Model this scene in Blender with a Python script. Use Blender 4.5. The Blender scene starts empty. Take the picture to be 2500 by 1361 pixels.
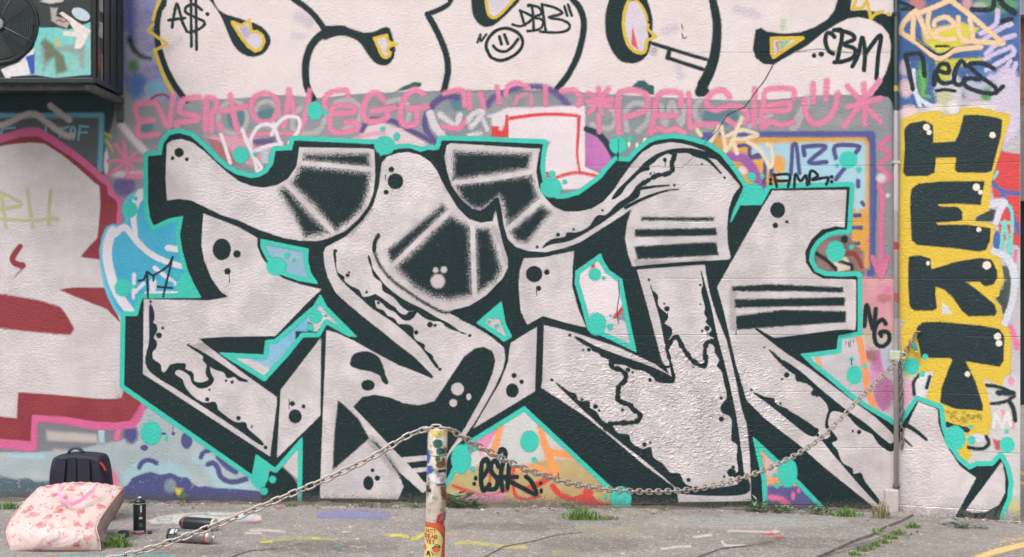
import bpy, bmesh, math, random
import numpy as np
from mathutils import Vector, Matrix
random.seed(7)
R = math.radians
S = bpy.context.scene

# ------------------------------------------------------------------ camera, sky, sun
FOC, CX, CY, CAMY, CAMZ = 3200.0, 1250.0, 680.5, -8.0, 1.4
cam = bpy.data.cameras.new('camera')
cam.sensor_width = 36.0
cam.lens = 36.0 * FOC / 2500.0
cam.clip_end = 500
camo = bpy.data.objects.new('camera', cam)
S.collection.objects.link(camo)
camo.location = (0, CAMY, CAMZ)
camo.rotation_euler = (R(90), 0, 0)
S.camera = camo

W = bpy.data.worlds.new('World'); S.world = W; W.use_nodes = True
wn = W.node_tree.nodes; wl = W.node_tree.links
SUN_EL, SUN_AZ = R(56), R(212)          # high, behind the camera and to its left
sky = wn.new('ShaderNodeTexSky'); sky.sky_type = 'NISHITA'; sky.sun_disc = False
sky.sun_elevation = SUN_EL; sky.sun_rotation = SUN_AZ
sky.air_density = 1.0; sky.dust_density = 6.0; sky.ozone_density = 1.0
hs = wn.new('ShaderNodeHueSaturation'); hs.inputs['Saturation'].default_value = 0.22   # a white overcast sky
wl.new(sky.outputs[0], hs.inputs['Color'])
bg = wn['Background']; bg.inputs['Strength'].default_value = 0.15
wl.new(hs.outputs[0], bg.inputs[0])
sl = bpy.data.lights.new('sun', 'SUN'); sl.energy = 1.0; sl.angle = R(35); sl.color = (1.0, 0.95, 0.91)
so = bpy.data.objects.new('sun', sl); S.collection.objects.link(so)
_d = Vector((math.sin(SUN_AZ) * math.cos(SUN_EL), math.cos(SUN_AZ) * math.cos(SUN_EL), math.sin(SUN_EL)))
so.rotation_euler = _d.to_track_quat('Z', 'Y').to_euler()
S.view_settings.view_transform = 'Standard'
S.view_settings.look = 'None'
S.view_settings.gamma = 1.0
S.view_settings.exposure = 0.17
S.cycles.transparent_max_bounces = 48
S.cycles.max_bounces = 6

# ------------------------------------------------------------------ small helpers
def lin(*c):
    return tuple((v / 255 / 12.92) if v / 255 <= 0.04045 else ((v / 255 + 0.055) / 1.055) ** 2.4 for v in c)

def tag(o, label=None, cat=None, group=None, kind=None):
    if label: o['label'] = label
    if cat: o['category'] = cat
    if group: o['group'] = group
    if kind: o['kind'] = kind
    return o

def link(o, parent=None):
    S.collection.objects.link(o)
    if parent: o.parent = parent
    return o

def empty(name, loc, rz=0):
    o = bpy.data.objects.new(name, None); o.location = loc; o.rotation_euler = (0, 0, rz)
    o.empty_display_size = 0.05
    return link(o)

def mesh_obj(name, bm, m, parent=None, smooth=False):
    me = bpy.data.meshes.new(name)
    bmesh.ops.recalc_face_normals(bm, faces=bm.faces[:])
    bm.to_mesh(me); bm.free()
    if smooth:
        for p in me.polygons: p.use_smooth = True
    for mm in (m if isinstance(m, (list, tuple)) else [m]): me.materials.append(mm)
    return link(bpy.data.objects.new(name, me), parent)

def add_box(bm, x0, x1, y0, y1, z0, z1, bev=0.0, mat=0):
    vs = [bm.verts.new((x, y, z)) for x in (x0, x1) for y in (y0, y1) for z in (z0, z1)]
    fs = [bm.faces.new([vs[i] for i in q]) for q in ((0,1,3,2),(4,6,7,5),(0,4,5,1),(2,3,7,6),(0,2,6,4),(1,5,7,3))]
    for f in fs: f.material_index = mat
    if bev:
        es = {e for f in fs for e in f.edges}
        bmesh.ops.bevel(bm, geom=list(es), offset=bev, segments=2, affect='EDGES', profile=0.5)
    return vs

def add_lathe(bm, prof, n=32, M=None, caps=True, mat=0):
    """prof: list of (r, z). M: matrix"""
    rings = []
    for r, z in prof:
        ring = []
        for i in range(n):
            a = 2 * math.pi * i / n
            v = Vector((r * math.cos(a), r * math.sin(a), z))
            ring.append(bm.verts.new(M @ v if M else v))
        rings.append(ring)
    for a, b in zip(rings, rings[1:]):
        for i in range(n):
            f = bm.faces.new((a[i], a[(i + 1) % n], b[(i + 1) % n], b[i])); f.material_index = mat; f.smooth = True
    if caps:
        bm.faces.new(rings[0][::-1]).material_index = mat
        bm.faces.new(rings[-1]).material_index = mat

def add_tube(bm, pts, r, n=10, closed=False, mat=0, rads=None):
    pts = [Vector(p) for p in pts]
    k = len(pts); rings = []
    prev = None
    for i, p in enumerate(pts):
        a = pts[(i - 1) % k] if (closed or i > 0) else p
        b = pts[(i + 1) % k] if (closed or i < k - 1) else p
        t = (b - a).normalized()
        if prev is None:
            u = t.orthogonal().normalized()
        else:
            u = (prev - t * prev.dot(t)).normalized()
        prev = u; w = t.cross(u)
        rr = rads[i] if rads else r
        rings.append([bm.verts.new(p + (u * math.cos(2*math.pi*j/n) + w * math.sin(2*math.pi*j/n)) * rr) for j in range(n)])
    rng = range(k if closed else k - 1)
    for i in rng:
        A, B = rings[i], rings[(i + 1) % k]
        if closed and i == k - 1:          # best seam match
            best = min(range(n), key=lambda s: (A[0].co - B[s].co).length)
            B = B[best:] + B[:best]
        for j in range(n):
            f = bm.faces.new((A[j], A[(j+1) % n], B[(j+1) % n], B[j])); f.material_index = mat; f.smooth = True
    if not closed:
        bm.faces.new(rings[0][::-1]); bm.faces.new(rings[-1])

# ------------------------------------------------------------------ node material helpers
def new_mat(name):
    m = bpy.data.materials.new(name); m.use_nodes = True
    return m, m.node_tree.nodes, m.node_tree.links, m.node_tree.nodes['Principled BSDF']

def N(nodes, typ, **kw):
    n = nodes.new(typ)
    for k, v in kw.items():
        if k.startswith('i_'):
            n.inputs[k[2:].replace('_', ' ')].default_value = v
        else: setattr(n, k, v)
    return n

def math_n(nodes, links, op, a, b=None, c=None, clamp=False):
    n = nodes.new('ShaderNodeMath'); n.operation = op; n.use_clamp = clamp
    for i, v in enumerate((a, b, c)):
        if v is None: continue
        if isinstance(v, (int, float)): n.inputs[i].default_value = v
        else: links.new(v, n.inputs[i])
    return n.outputs[0]

def simple(name, rgb, rough=0.6, metal=0.0, var=0.12, scale=8.0, bump=0.0, bscale=60.0, rgb2=None, coords='Object', detail=5.0):
    """procedural material: noise-mottled colour and optional bump"""
    m, n, l, b = new_mat(name)
    tc = N(n, 'ShaderNodeTexCoord')
    no = N(n, 'ShaderNodeTexNoise', i_Scale=scale, i_Detail=detail, i_Roughness=0.65)
    l.new(tc.outputs[coords], no.inputs['Vector'])
    mr = N(n, 'ShaderNodeMapRange'); mr.inputs['From Min'].default_value = 0.3; mr.inputs['From Max'].default_value = 0.7
    l.new(no.outputs['Fac'], mr.inputs['Value'])
    mx = N(n, 'ShaderNodeMix', data_type='RGBA')
    c2 = rgb2 if rgb2 else tuple(v * (1 - 2 * var) for v in rgb)
    mx.inputs[6].default_value = (*rgb, 1); mx.inputs[7].default_value = (*c2, 1)
    l.new(mr.outputs[0], mx.inputs[0])
    l.new(mx.outputs[2], b.inputs['Base Color'])
    b.inputs['Roughness'].default_value = rough; b.inputs['Metallic'].default_value = metal
    if bump:
        nb = N(n, 'ShaderNodeTexNoise', i_Scale=bscale, i_Detail=4.0)
        l.new(tc.outputs[coords], nb.inputs['Vector'])
        bp = N(n, 'ShaderNodeBump', i_Strength=bump, i_Distance=0.004)
        l.new(nb.outputs['Fac'], bp.inputs['Height']); l.new(bp.outputs[0], b.inputs['Normal'])
    return m

# the relief of the rendered wall, shared by the wall and every coat of paint on it
def relief_group():
    g = bpy.data.node_groups.new('wall_relief', 'ShaderNodeTree')
    g.interface.new_socket('Normal', in_out='OUTPUT', socket_type='NodeSocketVector')
    g.interface.new_socket('Tone', in_out='OUTPUT', socket_type='NodeSocketFloat')
    n, l = g.nodes, g.links
    out = n.new('NodeGroupOutput')
    geo = n.new('ShaderNodeNewGeometry')
    mp = n.new('ShaderNodeMapping'); mp.inputs['Scale'].default_value = (1, 0.4, 1.25)
    l.new(geo.outputs['Position'], mp.inputs[0])
    sx = n.new('ShaderNodeSeparateXYZ'); l.new(geo.outputs['Position'], sx.inputs[0])
    def noise(s, d=3.0, r=0.55):
        k = N(n, 'ShaderNodeTexNoise', i_Scale=s, i_Detail=d, i_Roughness=r); l.new(mp.outputs[0], k.inputs['Vector']); return k.outputs['Fac']
    M = lambda op, a, b=None, c=None, cl=False: math_n(n, l, op, a, b, c, cl)
    fine = noise(58, 2, 0.7)
    # flaking coarse zone low on the right of the lettering
    dx = M('DIVIDE', M('SUBTRACT', sx.outputs['X'], 0.98), 0.80)
    dz = M('DIVIDE', M('SUBTRACT', sx.outputs['Z'], 0.62), 0.46)
    zone = M('SUBTRACT', 1.15, M('ADD', M('MULTIPLY', dx, dx), M('MULTIPLY', dz, dz)), None, True)
    mv = n.new('ShaderNodeMapping'); mv.inputs['Scale'].default_value = (17, 8, 36)
    l.new(geo.outputs['Position'], mv.inputs[0])
    fl = N(n, 'ShaderNodeTexNoise', i_Scale=1.0, i_Detail=3.0, i_Roughness=0.75, i_Distortion=0.4); l.new(mv.outputs[0], fl.inputs['Vector'])
    flake = M('MULTIPLY', M('SUBTRACT', M('ABSOLUTE', M('SUBTRACT', fl.outputs['Fac'], 0.5)), 0.02), 4.0, None, True)
    rough_h = M('MULTIPLY', flake, M('MULTIPLY', zone, 4.4))
    # joints of the blocks under the render, showing faintly in the right half
    zz = M('DIVIDE', M('SUBTRACT', sx.outputs['Z'], 0.364), 0.345)
    jz = M('MULTIPLY', M('ABSOLUTE', M('SUBTRACT', M('FRACT', M('ADD', zz, 10.5)), 0.5)), 0.345)
    joint = M('SUBTRACT', 1.0, M('DIVIDE', jz, 0.004), None, True)
    side = M('MULTIPLY', M('ADD', M('MULTIPLY', sx.outputs['X'], 1.2), -0.2), 1.0, None, True)
    patch = M('MULTIPLY', M('SUBTRACT', noise(2.1, 0), 0.36), 5.0, None, True)
    joint = M('MULTIPLY', joint, M('MULTIPLY', side, patch))
    amp = M('MULTIPLY', M('SUBTRACT', noise(1.7, 1), 0.30), 5.2, None, True)      # smooth where paint is thick, grainy elsewhere
    h = M('ADD', M('MULTIPLY', fine, M('ADD', M('MULTIPLY', amp, 1.35), 0.4)), rough_h)
    h = M('SUBTRACT', h, M('MULTIPLY', joint, 1.2))
    bp = N(n, 'ShaderNodeBump', i_Strength=0.8, i_Distance=0.0036)
    l.new(h, bp.inputs['Height']); l.new(bp.outputs[0], out.inputs['Normal'])
    tone = M('ADD', M('MULTIPLY', noise(4.2, 4, 0.8), 0.36), M('ADD', 0.74, M('MULTIPLY', fine, 0.16)))
    tone = M('SUBTRACT', tone, M('MULTIPLY', joint, 0.10))
    l.new(tone, out.inputs['Tone'])
    return g
RELIEF = relief_group()

_paints = {}
def paint(rgb, rough=0.62, metal=0.0, alpha=1.0, speck=0.45, worn=0.0, onwall=True, rgb2=None):
    """a coat of spray paint: opaque where the point attribute t is positive, its edge feathered and grainy"""
    key = (rgb, rough, metal, alpha, speck, worn, onwall, rgb2)
    if key in _paints: return _paints[key]
    m = _paint(*key, True); _paints[key] = m
    if alpha == 1.0 and not worn: SOLID[m.name] = _paint(*key, False)     # the same coat where it fully covers
    return m

SOLID = {}
def _paint(rgb, rough, metal, alpha, speck, worn, onwall, rgb2, feathered):
    m, n, l, b = new_mat('spray_paint_%d_%d_%d' % tuple(rgb))
    geo = n.new('ShaderNodeNewGeometry')
    if onwall:
        g = n.new('ShaderNodeGroup'); g.node_tree = RELIEF
        l.new(g.outputs['Normal'], b.inputs['Normal']); tone = g.outputs['Tone']
    else:
        no = N(n, 'ShaderNodeTexNoise', i_Scale=40.0, i_Detail=5.0); l.new(geo.outputs['Position'], no.inputs['Vector'])
        tone = math_n(n, l, 'ADD', math_n(n, l, 'MULTIPLY', no.outputs['Fac'], 0.5), 0.75)
    vm = n.new('ShaderNodeVectorMath'); vm.operation = 'SCALE'
    vm.inputs[0].default_value = lin(*rgb)
    if rgb2:
        nn = N(n, 'ShaderNodeTexNoise', i_Scale=4.5, i_Detail=4.0, i_Roughness=0.6); l.new(geo.outputs['Position'], nn.inputs['Vector'])
        mr2 = N(n, 'ShaderNodeMapRange'); mr2.inputs['From Min'].default_value = 0.42; mr2.inputs['From Max'].default_value = 0.6
        l.new(nn.outputs['Fac'], mr2.inputs['Value'])
        mx = N(n, 'ShaderNodeMix', data_type='RGBA'); mx.inputs[6].default_value = (*lin(*rgb), 1); mx.inputs[7].default_value = (*lin(*rgb2), 1)
        l.new(mr2.outputs[0], mx.inputs[0]); l.new(mx.outputs[2], vm.inputs[0])
    l.new(tone, vm.inputs['Scale'])
    if onwall and max(rgb) < 60:             # pale pinholes where the coat missed the grain of the render
        nh = N(n, 'ShaderNodeTexNoise', i_Scale=130.0, i_Detail=1.0); l.new(geo.outputs['Position'], nh.inputs['Vector'])
        mr3 = N(n, 'ShaderNodeMapRange'); mr3.inputs['From Min'].default_value = 0.69; mr3.inputs['From Max'].default_value = 0.84; mr3.inputs['To Max'].default_value = 0.6
        l.new(nh.outputs['Fac'], mr3.inputs['Value'])
        mh = N(n, 'ShaderNodeMix', data_type='RGBA'); mh.inputs[7].default_value = (*lin(176, 172, 172), 1); l.new(mr3.outputs[0], mh.inputs[0]); l.new(vm.outputs[0], mh.inputs[6])
        l.new(mh.outputs[2], b.inputs['Base Color'])
    else: l.new(vm.outputs[0], b.inputs['Base Color'])
    b.inputs['Roughness'].default_value = rough; b.inputs['Metallic'].default_value = metal
    b.inputs['Specular IOR Level'].default_value = 0.22 if max(rgb) < 90 else 0.4
    if not feathered: return m
    at = n.new('ShaderNodeAttribute'); at.attribute_name = 't'
    # droplets: each point is either painted or bare, the chance rising across the feathered edge
    ns = N(n, 'ShaderNodeTexNoise', i_Scale=150.0, i_Detail=0.0); l.new(geo.outputs['Position'], ns.inputs['Vector'])
    nf = N(n, 'ShaderNodeTexNoise', i_Scale=560.0, i_Detail=0.0); l.new(geo.outputs['Position'], nf.inputs['Vector'])
    t = math_n(n, l, 'ADD', at.outputs['Fac'], math_n(n, l, 'MULTIPLY', math_n(n, l, 'SUBTRACT', ns.outputs['Fac'], 0.5), speck * 3))
    if worn:
        nw = N(n, 'ShaderNodeTexNoise', i_Scale=34.0, i_Detail=5.0, i_Roughness=0.7); l.new(geo.outputs['Position'], nw.inputs['Vector'])
        t = math_n(n, l, 'MINIMUM', t, math_n(n, l, 'MULTIPLY', math_n(n, l, 'SUBTRACT', nw.outputs['Fac'], worn), 16.0))
    if alpha < 1.0:
        q = math.copysign(1, alpha - 0.5) * math.sqrt(abs(math.log(max(1e-3, 4 * alpha * (1 - alpha)))) * math.pi / 2)      # normal quantile
        t = math_n(n, l, 'MINIMUM', t, 0.5 * q)
    u = math_n(n, l, 'MULTIPLY', math_n(n, l, 'SUBTRACT', nf.outputs['Fac'], 0.5), 3.6)
    l.new(math_n(n, l, 'GREATER_THAN', t, u), b.inputs['Alpha'])
    return m

# ------------------------------------------------------------------ surfaces that carry paint
G0, G1 = 0.013, -0.012                       # the yard falls a little to the right: z = G0 + G1 x
def gz(x): return G0 + G1 * x
C0 = Vector((2.345, 0.0)); C1 = Vector((3.005, -0.25))       # plan of the corner wall's face
_cd = (C1 - C0).normalized(); CN = Vector((_cd.y, -_cd.x))     # its normal, towards the camera
ROADZ = 0.016
KA, KB = Vector((2.262, -0.35)), Vector((1.587, -1.32))        # line of the kerb
def rz_(x): return gz(x) - ROADZ

def onto(plane, px, py, off=0.0):
    """photo pixels -> points of a surface (numpy arrays)"""
    dx = (px - CX) / FOC; dz = (CY - py) / FOC
    if plane == 'wall':
        t = np.full_like(dx, -CAMY - off)
    elif plane == 'corner':
        q = C0 + CN * off
        t = (CN.x * q.x + CN.y * (q.y - CAMY)) / (CN.x * dx + CN.y)
    elif plane in ('ground', 'road'):
        g0 = G0 - (ROADZ if plane == 'road' else 0) + off
        t = (g0 - CAMZ) / (dz - G1 * dx)
    elif plane == 'unit':                    # the front panel of the fan unit
        t = np.full_like(dx, UNIT_D - off)
    return np.stack([dx * t, CAMY + t, CAMZ + dz * t], axis=-1)
def on1(plane, px, py, off=0.0):
    return Vector(onto(plane, np.array([float(px)]), np.array([float(py)]), off)[0])
UNIT_D = 7.37

CROPS = {'O': (0, 0, 1), 'C1': (0, 0, 3.024), 'C2': (400, 0, 3.024), 'C3': (800, 0, 3.024), 'C4': (1200, 0, 3.024), 'C5': (1600, 0, 3.025),
         'C6': (2100, 0, 3.025), 'D1': (0, 400, 3.024), 'D2': (400, 320, 3.024), 'D3': (800, 320, 3.024), 'D4': (1200, 320, 3.024),
         'D5': (1650, 320, 3.024), 'D6': (2100, 250, 3.025), 'E1': (0, 900, 2.952), 'E2': (290, 700, 2.722), 'E3': (700, 750, 2.722),
         'E4': (1100, 750, 2.722), 'E5': (1500, 750, 2.722), 'E6': (1900, 750, 2.227), 'E7': (900, 1000, 3.77), 'E8': (200, 1100, 3.571),
         'F1': (2100, 650, 3.025), 'F2': (1850, 600, 3.025), 'F3': (800, 650, 3.024), 'F4': (1400, 600, 3.024), 'F5': (0, 0, 4.536),
         'G2': (300, 1200, 6.25), 'G3': (1300, 1180, 5), 'G4': (1750, 1180, 5), 'G7': (600, 1180, 5), 'G8': (2000, 1150, 5)}
def P(c, s):
    ox, oy, k = CROPS[c]
    a = np.array([[float(v) for v in q.split(',')] for q in s.split()])
    return a / k + np.array([ox, oy])

def smooth(p, closed=False, sub=6):
    p = np.asarray(p, float); n = len(p)
    if n < 3: return p
    out = []
    rng = range(n if closed else n - 1)
    for i in rng:
        p0 = p[(i - 1) % n] if (closed or i > 0) else p[i]
        p1, p2 = p[i], p[(i + 1) % n]
        p3 = p[(i + 2) % n] if (closed or i < n - 2) else p2
        for j in range(sub):
            t = j / sub
            out.append(0.5 * ((2 * p1) + (-p0 + p2) * t + (2*p0 - 5*p1 + 4*p2 - p3) * t*t + (-p0 + 3*p1 - 3*p2 + p3) * t**3))
    if not closed: out.append(p[-1])
    return np.array(out)

# primitives: each is (bbox, function(X, Y) -> signed distance in photo pixels, positive inside)
def poly(c, s, sm=False, grow=0.0):
    p = P(c, s) if isinstance(s, str) else np.asarray(s, float)
    if sm: p = smooth(p, True, 5)
    a, b = p, np.roll(p, -1, 0)
    def f(X, Y):
        d2 = np.full(X.shape, 1e18); ins = np.zeros(X.shape, bool)
        for (x0, y0), (x1, y1) in zip(a, b):
            ex, ey = x1 - x0, y1 - y0
            L2 = ex * ex + ey * ey + 1e-12
            u = np.clip(((X - x0) * ex + (Y - y0) * ey) / L2, 0, 1)
            qx, qy = X - x0 - u * ex, Y - y0 - u * ey
            np.minimum(d2, qx * qx + qy * qy, out=d2)
            if y0 != y1:
                cr = (y0 > Y) != (y1 > Y)
                ins ^= cr & (X < (x1 - x0) * (Y - y0) / (y1 - y0) + x0)
        d = np.sqrt(d2)
        return np.where(ins, d, -d) + grow
    g = max(grow, 0)
    return (p[:, 0].min() - g, p[:, 1].min() - g, p[:, 0].max() + g, p[:, 1].max() + g), f

def line(c, s, w, w2=None, closed=False, sm=True, wob=0.0):
    p = P(c, s) if isinstance(s, str) else np.asarray(s, float)
    if sm: p = smooth(p, closed)
    if closed and not sm: p = np.vstack([p, p[:1]])
    if closed and sm: p = np.vstack([p, p[:1]])
    n = len(p); w2 = w if w2 is None else w2
    r = np.linspace(w / 2, w2 / 2, n)
    if wob: r = r * (1 + wob * np.sin(np.arange(n) * 1.35) * np.cos(np.arange(n) * 0.47 + p[0, 0]))
    def f(X, Y):
        best = np.full(X.shape, -1e9)
        for i in range(n - 1):
            x0, y0 = p[i]; ex, ey = p[i+1] - p[i]
            L2 = ex * ex + ey * ey
            if L2 < 1e-9: continue
            u = np.clip(((X - x0) * ex + (Y - y0) * ey) / L2, 0, 1)
            d = r[i] + (r[i+1] - r[i]) * u - np.hypot(X - x0 - u * ex, Y - y0 - u * ey)
            np.maximum(best, d, out=best)
        return best
    m = max(w, w2) / 2
    return (p[:, 0].min() - m, p[:, 1].min() - m, p[:, 0].max() + m, p[:, 1].max() + m), f

def circ(c, x, y, rx, ry=None, rot=0.0):
    ox, oy, k = CROPS[c]
    x, y, rx = x / k + ox, y / k + oy, rx / k
    ry = rx if ry is None else ry / k
    ca, sa = math.cos(rot), math.sin(rot)
    def f(X, Y):
        u = ((X - x) * ca + (Y - y) * sa) / rx; v = (-(X - x) * sa + (Y - y) * ca) / ry
        k0 = np.sqrt(u * u + v * v) + 1e-6; k1 = np.sqrt((u / rx) ** 2 + (v / ry) ** 2) + 1e-9
        return np.minimum(k0 * (1 - k0) / k1, min(rx, ry) * (1.2 - k0) * 5) if rx != ry else (1 - k0) * rx
    m = max(rx, ry)
    return (x - m, y - m, x + m, y + m), f

EPS = 0.00003
_layer = {'wall': 0, 'corner': 0, 'ground': 0, 'road': 0, 'unit': 0}
BASE = {'wall': 0.0003, 'corner': 0.0003, 'ground': 0.002, 'road': 0.002, 'unit': 0.0006}
_occ = {k: np.zeros((260, 400), np.int16) for k in _layer}      # coats already lying on each 8 px cell of a surface
def coat(parent, name, mat, prims, plane='wall', f=2.2, res=4.0, minus=(), both=(), same=False, clip=None, label=None, kind=None, grow=0.0, band=None):
    """one coat of paint as a thin grid sheet on a surface, carrying its normalised signed distance t"""
    if label is None and len(prims) > 1 and not name.endswith(('letter', 'writing', 'tag', 'outline', 'trim')):
        groups = []                                  # marks that do not touch are parts of their own
        for pr in prims:
            b = pr[0]; hit = [g for g in groups if any(not (b[2] + 4 < q[0][0] or q[0][2] + 4 < b[0] or b[3] + 4 < q[0][1] or q[0][3] + 4 < b[1]) for q in g)]
            groups = [g for g in groups if not any(g is h_ for h_ in hit)] + [sum(hit, []) + [pr]]
        if len(groups) > 1:
            outs = [coat(parent, name, mat, g, plane, f, res, minus, both, same, clip, None, kind, grow, band) for g in groups]
            return outs[0]
    pad = f * 1.6 + max(grow, 0)
    x0 = min(b[0] for b, _ in prims) - pad; y0 = min(b[1] for b, _ in prims) - pad
    x1 = max(b[2] for b, _ in prims) + pad; y1 = max(b[3] for b, _ in prims) + pad
    if clip:
        x0, y0, x1, y1 = max(x0, clip[0]), max(y0, clip[1]), min(x1, clip[2]), min(y1, clip[3])
        if x1 - x0 < 1 or y1 - y0 < 1: return None
    nx = max(3, int(math.ceil((x1 - x0) / res)) + 1); ny = max(3, int(math.ceil((y1 - y0) / res)) + 1)
    xs = np.linspace(x0, x1, nx); ys = np.linspace(y0, y1, ny)
    D = np.full((ny, nx), -1e6)
    for bb, fn in prims:
        i0 = max(0, np.searchsorted(xs, bb[0] - pad - res) - 1); i1 = min(nx, np.searchsorted(xs, bb[2] + pad + res) + 1)
        j0 = max(0, np.searchsorted(ys, bb[1] - pad - res) - 1); j1 = min(ny, np.searchsorted(ys, bb[3] + pad + res) + 1)
        if i1 <= i0 or j1 <= j0: continue
        X, Y = np.meshgrid(xs[i0:i1], ys[j0:j1])
        D[j0:j1, i0:i1] = np.maximum(D[j0:j1, i0:i1], fn(X, Y))
    X, Y = np.meshgrid(xs, ys)
    for bb, fn in minus: D = np.minimum(D, -fn(X, Y))
    for bb, fn in both: D = np.minimum(D, fn(X, Y))
    D = D + grow
    if band is not None: D = np.minimum(D, band - D)      # keep a border of this width only
    T = np.clip(D / f, -60, 60)
    k = T > -1.35
    q = k[:-1, :-1] | k[1:, :-1] | k[:-1, 1:] | k[1:, 1:]
    jj, ii = np.nonzero(q)
    if len(jj) == 0: return None
    vid = lambda a, b: a * nx + b
    quads = np.stack([vid(jj, ii), vid(jj + 1, ii), vid(jj + 1, ii + 1), vid(jj, ii + 1)], 1)
    used = np.unique(quads); remap = np.zeros(nx * ny, np.int64); remap[used] = np.arange(len(used))
    quads = remap[quads]
    oc = _occ[plane]; cu = np.clip((xs[ii] / 8 + 40).astype(int), 0, 398); cv = np.clip((ys[jj] / 8 + 40).astype(int), 0, 258)
    lay = int(max(oc[cv, cu].max(), oc[cv + 1, cu + 1].max(), oc[cv, cu + 1].max(), oc[cv + 1, cu].max())) + 1
    for a_ in (0, 1):
        for b_ in (0, 1): oc[cv + a_, cu + b_] = lay
    co = onto(plane, X.ravel()[used], Y.ravel()[used], BASE[plane] + lay * EPS)
    me = bpy.data.meshes.new(name)
    me.vertices.add(len(used)); me.vertices.foreach_set('co', co.astype(np.float32).ravel())
    nq = len(quads)
    me.loops.add(nq * 4); me.loops.foreach_set('vertex_index', quads.astype(np.int32).ravel())
    me.polygons.add(nq); me.polygons.foreach_set('loop_start', np.arange(0, nq * 4, 4, dtype=np.int32))
    me.update(calc_edges=True)
    at = me.attributes.new('t', 'FLOAT', 'POINT'); at.data.foreach_set('value', T.ravel()[used].astype(np.float32))
    me.materials.append(mat)
    if mat.name in SOLID:
        me.materials.append(SOLID[mat.name])
        full = (T.ravel()[used] > 3.2)[quads].all(axis=1)
        me.polygons.foreach_set('material_index', full.astype(np.int32))
    o = link(bpy.data.objects.new(name, me), parent)
    if label: o['label'] = label
    if kind: o['kind'] = kind
    return o

def dots(parent, name, mat, c, spec, plane='wall', f=2.0, first=True):
    """each dot its own part: 'x,y,r' or 'x,y,rx,ry' in crop pixels"""
    k = CROPS[c][2]
    for q in spec.split():
        v = [float(a) for a in q.split(',')]
        r = max(v[2:]) / k
        coat(parent, name, mat, [circ(c, *v)], plane, f=min(f, r * 0.5 + 0.6), res=max(1.6, min(4, r / 3.5)), same=True)
# ------------------------------------------------------------------ ground
def asphalt(name, rgb, rgb2, moss=True):
    m, n, l, b = new_mat(name)
    geo = n.new('ShaderNodeNewGeometry'); M = lambda op, a, c=None, d=None, cl=False: math_n(n, l, op, a, c, d, cl)
    def noise(s, d=4.0, r=0.6):
        k = N(n, 'ShaderNodeTexNoise', i_Scale=s, i_Detail=d, i_Roughness=r); l.new(geo.outputs['Position'], k.inputs['Vector']); return k
    big, mid, fine = noise(1.3, 5, 0.65), noise(11, 5, 0.7), noise(160, 3, 0.6)
    vo = N(n, 'ShaderNodeTexVoronoi', i_Scale=95.0); l.new(geo.outputs['Position'], vo.inputs['Vector'])
    sp = n.new('ShaderNodeSeparateColor'); l.new(vo.outputs['Color'], sp.inputs[0])
    mx = N(n, 'ShaderNodeMix', data_type='RGBA'); mx.inputs[6].default_value = (*rgb, 1); mx.inputs[7].default_value = (*rgb2, 1)
    f = M('ADD', M('MULTIPLY', big.outputs['Fac'], 1.2), M('SUBTRACT', mid.outputs['Fac'], 1.1))
    f = M('MULTIPLY', M('ADD', f, 0.15), 2.4, None, True)
    l.new(f, mx.inputs[0])
    # stone chips in the surface: some pale, some dark
    chip = M('MULTIPLY', M('SUBTRACT', sp.outputs[0], 0.5), 0.4)
    pale = M('MULTIPLY', M('GREATER_THAN', sp.outputs[1], 0.965), 0.9)
    tone = M('ADD', M('ADD', 1.0, chip), M('ADD', pale, M('MULTIPLY', M('SUBTRACT', fine.outputs['Fac'], 0.5), 0.5)))
    vm = n.new('ShaderNodeVectorMath'); vm.operation = 'SCALE'; l.new(mx.outputs[2], vm.inputs[0]); l.new(tone, vm.inputs['Scale'])
    col = vm.outputs[0]
    if moss:
        ms = M('MULTIPLY', M('SUBTRACT', M('ADD', noise(2.3, 5, 0.7).outputs['Fac'], M('MULTIPLY', mid.outputs['Fac'], 0.5)), 0.86), 5.0, None, True)
        m2 = N(n, 'ShaderNodeMix', data_type='RGBA'); l.new(M('MULTIPLY', ms, 0.55), m2.inputs[0]); l.new(col, m2.inputs[6]); m2.inputs[7].default_value = (0.12, 0.12, 0.065, 1)
        col = m2.outputs[2]
    l.new(col, b.inputs['Base Color']); b.inputs['Roughness'].default_value = 0.9
    bp = N(n, 'ShaderNodeBump', i_Strength=0.9, i_Distance=0.006)
    l.new(M('ADD', M('MULTIPLY', vo.outputs['Distance'], -0.7), M('ADD', fine.outputs['Fac'], M('MULTIPLY', mid.outputs['Fac'], 1.5))), bp.inputs['Height'])
    l.new(bp.outputs[0], b.inputs['Normal'])
    return m
M_YARD = asphalt('worn_tarmac', lin(157, 150, 146), lin(135, 130, 125))
M_ROAD = asphalt('road_tarmac', lin(154, 147, 143), lin(132, 127, 122))

bm = bmesh.new()
ke = (KB - KA).normalized(); kn = Vector((-ke.y, ke.x))
if kn.x > 0: kn = -kn                                      # away from the road, into the yard
far = KB + ke * 30
pl = [Vector((-60, 0.32)), Vector((-60, -60)), Vector((far.x, far.y)), KB, KA, Vector((2.40, -0.02)), Vector((2.40, 0.32))]
random.seed(3)
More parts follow.
